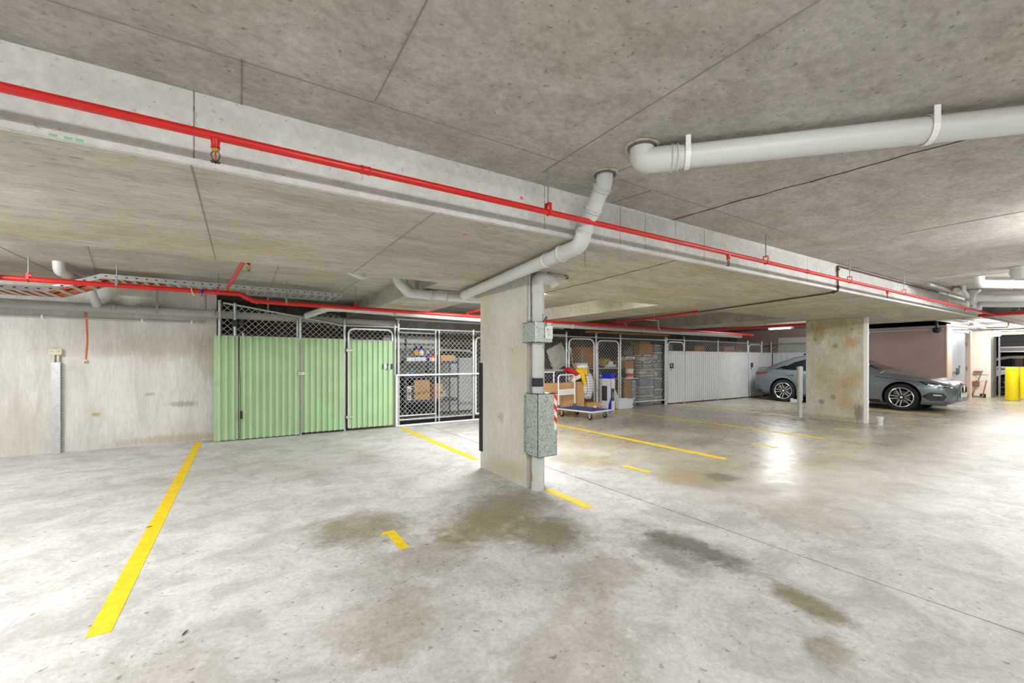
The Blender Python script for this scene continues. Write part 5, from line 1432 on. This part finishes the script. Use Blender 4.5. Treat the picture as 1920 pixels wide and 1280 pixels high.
# front face
kid = []
for s in (-1, 1):
    q = [(s * .035, .60), (s * .20, .595), (s * .235, .53), (s * .20, .455), (s * .05, .45)]
    LB().add([(v, -.868, z) for v, z in q], [tuple(range(5))]).build('grille', 'gloss_black', car)
    b = LB().tube([(v, -.872, z) for v, z in q], .015, 8, closed=True)
    b.build('grille_frame', 'chrome', car, 50)
    g_ = bpy.data.objects.get('grille') if s < 0 else car
    for k in range(6):
        v = s * (.065 + k * .026)
        LB().box(v - .0075, v + .0075, -.886, -.868, .46, .59).build('grille_bar', 'chrome', car)
LB().box(-.42, .42, -.868, -.862, .285, .40).build('lower_grille', 'gloss_black', car)
LB().box(-.50, .50, -.885, -.855, .245, .262, .005).build('lip_chrome', 'chrome', car)
LB().box(-.25, .25, -.888, -.874, .345, .435, .004).build('number_plate', 'label_white', car)
for s in (-1, 1): LB().box(s * .16 - .06, s * .16 + .06, -.876, -.866, .29, .33, .004).build('sensor', 'lamp_white', car)
rd = LB().lathe([(.036, 0), (.036, .006), (.034, .008), (0, .008)], 20, Matrix.Translation((0, -.838, .645)) @ Matrix.Rotation(math.radians(62), 4, 'X')).build('roundel', 'gloss_black', car, 40)
for k in range(4):
    a = [k * PI / 2 + j * PI / 12 for j in range(7)]
    mm = Matrix.Translation((0, -.838, .645)) @ Matrix.Rotation(math.radians(62), 4, 'X')
    LB().add([mm @ Vector((0, 0, .009))] + [mm @ Vector((.024 * math.cos(t), .024 * math.sin(t), .009)) for t in a], [tuple(range(8))]).build('roundel_quarter', 'roundel_blue' if k % 2 else 'label_white', rd)
# windscreens
def glass_top(name, u0, u1, inset, mt='car_glass'):
    vs, fs = [], []
    n = 9
    uu = [u0 + (u1 - u0) * i / 8 for i in range(9)]
    for u in uu:
        s = gsec(u)
        arr = [(v, z) for v, z in s[3:]]
        full = [(-v, z) for v, z in arr] + [(v, z) for v, z in arr[::-1][1:]]
        for v, z in full: vs.append((v * inset, u, z + .006))
    m = len(full)
    for i in range(8):
        for j in range(m - 1): fs.append((i * m + j, i * m + j + 1, (i + 1) * m + j + 1, (i + 1) * m + j))
    return LB().add(vs, fs).build(name, mt, car, 40)
glass_top('windscreen', .50, 1.20, .95)
glass_top('rear_window', 2.50, 3.22, .88)
LB().box(-.03, .03, 2.32, 2.46, 1.35, 1.395, .012).build('roof_antenna', 'gloss_black', car, 40)
vs = []
LB().tube([(-.60, 3.47, .957), (-.3, 3.52, .968), (0, 3.54, .972), (.3, 3.52, .968), (.60, 3.47, .957)], .016, 8).build('boot_lip', 'car_paint', car, 50)
for s in (-1, 1):
    LB().tube([(s * .08, .54, .955), (s * .5, .70, 1.0)], .008, 6).build('wiper', 'black_plastic', car, 50)
LB().box(-.70, .70, -.2, 3.2, .16, .45).build('underbody', 'black_plastic', car)
def wheel(u, sd):
    T = Matrix.Translation((sd * .785, u, WR)) @ Matrix.Rotation(PI / 2, 4, 'Y') @ Matrix.Scale(sd, 4, (0, 0, 1))
    w_ = LB().lathe([(.235, -.09), (.235, .075), (.228, .085), (.219, .07), (.215, -.02), (0.19, -.03), (0, -.03)], 40, T, False).build('wheel', 'rim_dark', car, 40)
    LB().lathe([(.225, -.10), (.27, -.105), (.305, -.098), (.318, -.075), (.318, .065), (.305, .088), (.27, .095), (.236, .086), (.232, .07)], 44, T, False).build('tyre', 'tyre', w_, 40)
    LB().lathe([(.214, .078), (.228, .089), (.236, .084), (.232, .07)], 44, T, False).build('rim_edge', 'rim_bright', w_, 40)
    for k in range(5):
        a = k * 2 * PI / 5 + .3
        for o in (-1, 1):
            m = Matrix.Rotation(a, 4, 'Z')
            p = [m @ Vector((.05, o * .014, .055)), m @ Vector((.05, o * .030, .055)), m @ Vector((.222, o * .052, .078)), m @ Vector((.222, o * .031, .078))]
            d = [v - Vector((0, 0, .03)) for v in p]
            s = LB().add([T @ v for v in p + d], [(0, 1, 2, 3), (7, 6, 5, 4), (0, 4, 5, 1), (1, 5, 6, 2), (2, 6, 7, 3), (3, 7, 4, 0)]).build('spoke', 'rim_bright', w_)
    LB().lathe([(.062, .03), (.062, .05), (.05, .06), (0, .06)], 20, T).build('wheel_hub', 'rim_dark', w_, 40)
    LB().lathe([(.028, .055), (.028, .064), (0, .065)], 16, T).build('hub_cap', 'label_white', w_, 40)
    LB().lathe([(.14, -.028), (.14, -.015), (.08, -.015), (.07, .0), (0, .0)], 28, T).build('brake_disc', 'grey_metal', w_, 40)
    LB().box(-.14, -.06, .06, .16, -.01, .03, .01, m=T).build('brake_caliper', 'steel', w_)
    # inside of the arch
    vs, fs = [], []
    n = 24
    for i in range(n + 1):
        a = -0.35 + (PI + .7) * i / n
        for v in (sd * .40, sd * .872):
            vs.append((v, u + .360 * math.cos(a), WR + .012 + .360 * math.sin(a)))
    for i in range(n): fs.append((2 * i, 2 * i + 1, 2 * i + 3, 2 * i + 2))
    LB().add(vs, fs).build('wheel_arch', 'black_plastic', car, 60)
    LB().lathe([(.36, 0), (.36, .01), (0, .01)], 30, Matrix.Translation((sd * .42, u, WR + .012)) @ Matrix.Rotation(PI / 2, 4, 'Y')).build('arch_back', 'black_plastic', car)
for u in (0.0, RA):
    for sd in (-1, 1): wheel(u, sd)
# ------------------------------------------------------------------ far right end
M['door_paint'] = mat('pale_grey_door_paint', (186, 189, 200), 0.4, var=0.03)
M['bollard_yellow'] = mat('bollard_yellow', (244, 222, 8), 0.4)
M['rust'] = mat('rusty_red_steel', (150, 92, 72), 0.6, var=0.15)
dr = struct(MB().box(16.14, 17.02, 3.545, 3.59, 0.01, 1.98, .003).box(17.03, 17.88, 3.545, 3.59, 0.01, 1.98, .003).build('door_1', 'door_paint'))
MB().box(16.10, 16.16, 3.48, 3.60, 0, 2.0).build('door_frame', 'dark', dr)
MB().box(17.86, 18.02, 3.46, 3.62, 0, 2.05).build('door_frame', 'cream_paint', dr)
MB().box(16.10, 18.0, 3.48, 3.60, 1.98, 2.06).build('door_frame', 'door_paint', dr)
MB().box(16.25, 17.05, 3.50, 3.53, 0.87, 0.89).build('push_bar', 'steel', dr)
MB().box(16.85, 16.99, 3.50, 3.545, 0.80, 0.98, .006).build('lock_case', 'grey_metal', dr)
MB().box(17.08, 17.16, 3.515, 3.545, 0.98, 1.06, .006).build('lock_case', 'steel', dr)
for z in (.25, .9, 1.6): MB().box(17.80, 17.87, 3.52, 3.545, z, z + .12).build('hinge', 'steel', dr)
p = thing('camera_dome', 'dark round camera on a pale conduit at the top corner of the pink wall', 'camera', (15.5, 3.65, 1.95))
MB().lathe([(.0, -.09), (.06, -.07), (.085, -.02), (.09, .02), (.07, .05)], 16, Matrix.Translation((15.5, 3.62, 2.0))).build('dome', 'black_plastic', p, 40)
MB().tube([(15.5, 3.62, 2.04), (15.5, 3.62, 2.25)], .03, 10).build('mount', 'black_plastic', p, 50)
MB().tube([(15.56, 3.50, 2.02), (15.56, 5.2, 2.02)], .018, 8).build('conduit_run', 'pvc', p, 50)
tag(MB().box(13.2, 14.9, 2.93, 3.03, 2.115, 2.13).box(13.2, 14.9, 2.92, 2.93, 2.115, 2.16).box(13.2, 14.9, 3.03, 3.04, 2.115, 2.16).build('cable_tray', 'steel_light'), 'short steel cable tray running up to the batten light by the fire door', 'cable tray')
p = thing('cable_tray', 'steel cable tray under the white ceiling at the right edge', 'cable tray', (15.5, 2.35, 2.11))
for y in (2.28, 2.42): MB().box(13.4, 18.0, y - .004, y + .004, 2.11, 2.17).build('side_rail', 'steel_light', p)
for k in range(22): MB().box(13.5 + k * .2, 13.56 + k * .2, 2.285, 2.415, 2.11, 2.118).build('rung', 'steel', p)
for x in (13.6, 15.6, 17.6): MB().tube([(x, 2.35, 2.15), (x, 2.35, 2.19)], .006, 6).build('hanger_rod', 'steel', p)
p = thing('conduit', 'dark thin conduit looping under the white ceiling near the door', 'conduit', (15.5, 2.8, 2.1))
MB().tube(bend([(15.0, 3.3, 2.05), (16.6, 3.1, 2.05), (17.0, 2.6, 2.07), (17.0, 2.6, 2.19)], .05, 4), .012, 8).build('conduit_run', 'black_plastic', p, 50)
MB().tube(bend([(15.9, 3.4, 2.0), (17.4, 2.7, 2.02), (17.4, 2.1, 2.04), (17.4, 2.1, 2.19)], .05, 4), .014, 8).build('conduit_run', 'black_plastic', p, 50)
p = thing('bulkhead_lamp', 'white oval bulkhead lamp over the garage corner', 'lamp', (20.4, 3.42, 2.0))
MB().lathe([(.05, -.06), (.13, -.05), (.17, 0), (.15, .05), (.12, .06)], 20, Matrix.Translation((20.42, 3.42, 2.02))).build('lamp_bowl', 'diffuser', p, 50)
MB().lathe([(.14, .05), (.14, .09)], 20, Matrix.Translation((20.42, 3.42, 2.02))).build('lamp_base', 'white_plastic', p, 50)
def bollard(x, y, label):
    p = thing('bollard', label, 'bollard', (x, y, 0))
    LB().lathe([(.135, 0), (.135, .945), (.128, .97), (.10, .982), (0, .985)], 24).build('bollard_post', 'bollard_yellow', p, 40)
    LB().lathe([(.16, 0), (.16, .012), (.135, .014)], 24).build('base_ring', 'steel', p, 40)
bollard(19.3, 2.885, 'yellow bollard in front of the white car, nearer the fire door')
bollard(20.45, 2.77, 'yellow bollard cut by the right edge of the picture')
p = thing('hand_truck', 'reddish folding hand truck leaning by the white wall', 'hand truck', (20.2, 3.75, 0))
for y in (3.62, 3.84):
    MB().tube([(20.12, y, 0.08), (20.3, y - .05, 0.55)], .016, 8).build('frame_bar', 'rust', p, 50)
MB().tube([(20.15, 3.86, .10), (20.3, 3.66, .86)], .014, 8).build('handle', 'grey_metal', p, 50)
MB().tube([(20.28, 3.53, .72), (20.28, 3.88, .73)], .008, 8).build('cross_bar', 'black_plastic', p, 50)
MB().tube([(20.28, 3.86, .72), (20.28, 3.74, .60)], .008, 8).build('brace', 'grey_metal', p, 50)
for y in (3.58, 3.66, 3.86):
    MB().lathe([(.02, -.02), (.06, -.02), (.065, 0), (.06, .02), (.02, .02)], 14, Matrix.Translation((20.12, y, .066)) @ Matrix.Rotation(PI / 2, 4, 'X')).build('wheel', 'black', p, 40)
MB().box(20.0, 20.16, 3.60, 3.86, .02, .05).build('toe_plate', 'grey_metal', p)
carton('carton', 'terracotta box fixed high on the white wall behind the hand truck', 20.38, 20.5, 3.72, 3.88, 0.78, .85, 'rust', None, False)
carton('carton', 'terracotta box low on the white wall behind the hand truck', 20.3, 20.5, 3.76, 3.9, 0.34, .50, 'rust', None, False)

# white car in the garage
M['white_car'] = mat('white_car_paint', (236, 238, 242), 0.2, coat=0.6)
p = thing('car', 'white car in the garage behind the yellow bollards', 'car', (22.0, 2.9, 0))
X0 = 22.0
def slab_side(poly, name, mt, d, xoff=0.0, par=p):
    """outline (y, z) with thickness d towards +x"""
    n = len(poly)
    vs = [(X0 + xoff, y, z) for y, z in poly] + [(X0 + xoff + d, y, z) for y, z in poly]
    return MB().add(vs, [tuple(range(n)), tuple(range(n, 2 * n))[::-1]] + [(i, i + n, (i + 1) % n + n, (i + 1) % n) for i in range(n)]).build(name, mt, par)
arch = lambda cy: [(cy + .40 * math.cos(t), .33 + .40 * math.sin(t)) for t in [PI * k / 12 for k in range(13)]]
fy, ry = .75, 3.38
low = [(-.1, .22), (fy - .40, .22)] + arch(fy)[::-1] + [(fy + .40, .22), (ry - .40, .22)] + arch(ry)[::-1] + [(ry + .40, .22), (4.12, .3), (4.18, .75), (4.1, .98), (1.2, .95), (.2, .85), (-.12, .65)]
slab_side(low, 'body', 'white_car', 1.75)
slab_side([(1.2, .95), (1.85, 1.30), (2.5, 1.36), (3.4, 1.34), (3.95, 1.22), (4.1, .97)], 'cabin', 'white_car', 1.55, .10)
slab_side([(2.45, .985), (2.6, 1.27), (3.35, 1.255), (3.80, 1.15), (3.92, .99)], 'window', 'car_glass', .02, .085)
slab_side([(1.45, .975), (1.9, 1.24), (2.4, 1.275), (2.38, .985)], 'window', 'car_glass', .02, .085)
slab_side([(3.40, .88), (3.62, .88), (3.62, .91), (3.40, .91)], 'door_handle', 'gloss_black', .02, -.015)
MB().box(X0 + .3, X0 + 1.45, .1, 3.9, .2, .7).build('underbody', 'black_plastic', p)
for cy in (fy, ry):
    T = Matrix.Translation((X0 + .10, cy, .32)) @ Matrix.Rotation(PI / 2, 4, 'Y')
    w_ = MB().lathe([(.20, -.08), (.28, -.10), (.32, -.07), (.32, .07), (.28, .10), (.2, .08)], 32, T, False).build('wheel', 'tyre', p, 40)
    MB().lathe([(.205, -.075), (.19, -.06), (.06, -.05), (0, -.06)], 28, T).build('rim', 'rim_dark', w_, 40)
    for k in range(5):
        MB().box(.03, .19, -.012, .012, -.085, -.06, m=T @ Matrix.Rotation(k * 2 * PI / 5, 4, 'Z')).build('spoke', 'steel', w_)
p = thing('garage_door', 'raised sectional garage door with pale stripes over the white car', 'door', (21.2, 1.5, 1.45))
for k, (z0, z1, mt) in enumerate(((1.46, 1.50, 'steel_light'), (1.505, 1.60, 'grey_paint'), (1.605, 1.64, 'steel_light'), (1.645, 1.80, 'dark'), (1.805, 2.0, 'dark'))):
    MB().box(21.2, 21.24, -1.2, 3.46, z0, z1, .004).build('door_slat', mt, p)
for y in (-1.2, 3.44): MB().box(21.18, 21.26, y - .02, y + .02, 0, 2.1).build('track', 'steel_light', p)
tag(MB().box(20.95, 21.1, -6.9, 3.46, 2.02, 2.12).build('header_beam', 'white_paint'), 'white header over the garage opening', 'beam')

# grey drains under the ceiling at the right edge
p = thing('drain_pipe', 'pale grey drain with an elbow dropping from the ceiling, right edge, topmost of its cluster', 'pipe', (8.4, 1.55, 2.33))
MB().tube(bend([(8.45, 1.56, 2.34), (8.47, 1.56, 2.235), (8.75, 1.40, 2.232), (9.9, 0.75, 2.228)], .09, 8), .057, 18).build('pipe_run', 'pvc', p, 50)
MB().tube([(8.0, 1.12, 2.34), (8.02, 1.12, 2.19)], .095, 20).tube([(8.0, 1.12, 2.25), (8.0, 1.12, 2.28)], .102, 20).build('stack', 'pvc', p, 50)
coupling(p, (8.85, 1.343, 2.232), (1.15, -.65, 0), .057, .06, 'pvc', 'socket')
p = thing('drain_pipe', 'pale grey drain running under the topmost one at the right edge', 'pipe', (10.4, 1.7, 2.2))
MB().tube(bend([(10.0, 1.95, 2.33), (10.0, 1.95, 2.22), (10.35, 1.70, 2.205), (10.75, 1.40, 2.20), (11.9, .7, 2.19)], .07, 7), .06, 18).build('pipe_run', 'pvc', p, 50)
MB().lathe([(.05, -.14), (.06, -.06), (.12, 0), (.12, .02)], 18, Matrix.Translation((9.95, 1.93, 2.30))).build('funnel', 'pvc_grey', p, 50)
p = thing('drain_pipe', 'lowest pale grey drain of the cluster at the right edge, with two drop ends', 'pipe', (11.1, 1.9, 2.17))
MB().tube(bend([(10.9, 2.02, 2.08), (10.9, 2.02, 2.18), (11.2, 1.78, 2.17), (12.1, 1.1, 2.16)], .06, 6), .05, 16).build('pipe_run', 'pvc', p, 50)
MB().tube(bend([(10.6, 2.02, 2.09), (10.6, 2.02, 2.17), (10.2, 1.98, 2.25), (9.2, 1.93, 2.262)], .06, 6), .04, 16).build('branch', 'pvc', p, 50)
p = thing('drain_pipe', 'thin pale waste pipe bending down from the ceiling left of the funnel at the right', 'pipe', (9.2, 1.85, 2.3))
MB().tube(bend([(9.25, 1.87, 2.34), (9.27, 1.87, 2.265), (9.9, 1.95, 2.215), (10.1, 2.0, 2.15)], .05, 6), .026, 12).build('pipe_run', 'pvc', p, 50)
p = thing('waste_pipe', 'grey pipe running along the top of the beam toward the right edge cluster', 'pipe', (9, 2.1, 2.28))
MB().tube([(8.3, 2.02, 2.285), (11.2, 2.03, 2.27)], .022, 12).build('pipe_run', 'pvc_grey', p, 50)

# litter on the floor
M['dry_leaf'] = mat('dry_leaf', (84, 74, 58), 0.9)
for (x, y, a, lb) in ((-0.565, 4.0, 0.2, 'dry leaf lying on the long yellow line at the left'), (-0.21, 2.36, 1.1, 'dry curled leaf on the floor right of the near end of the long yellow line')):
    o = MB().add([Matrix.Translation((x, y, 0.003)) @ Matrix.Rotation(a, 4, 'Z') @ Matrix.Scale(0.55, 4) @ Vector(v) for v in ((-.04, 0, 0), (-.015, .011, .004), (.02, .009, .007), (.045, 0, .002), (.02, -.008, .006), (-.015, -.009, .003))],
                 [(0, 1, 2, 3, 4, 5)]).build('dry_leaf', 'dry_leaf')
    tag(o, lb, 'leaf')
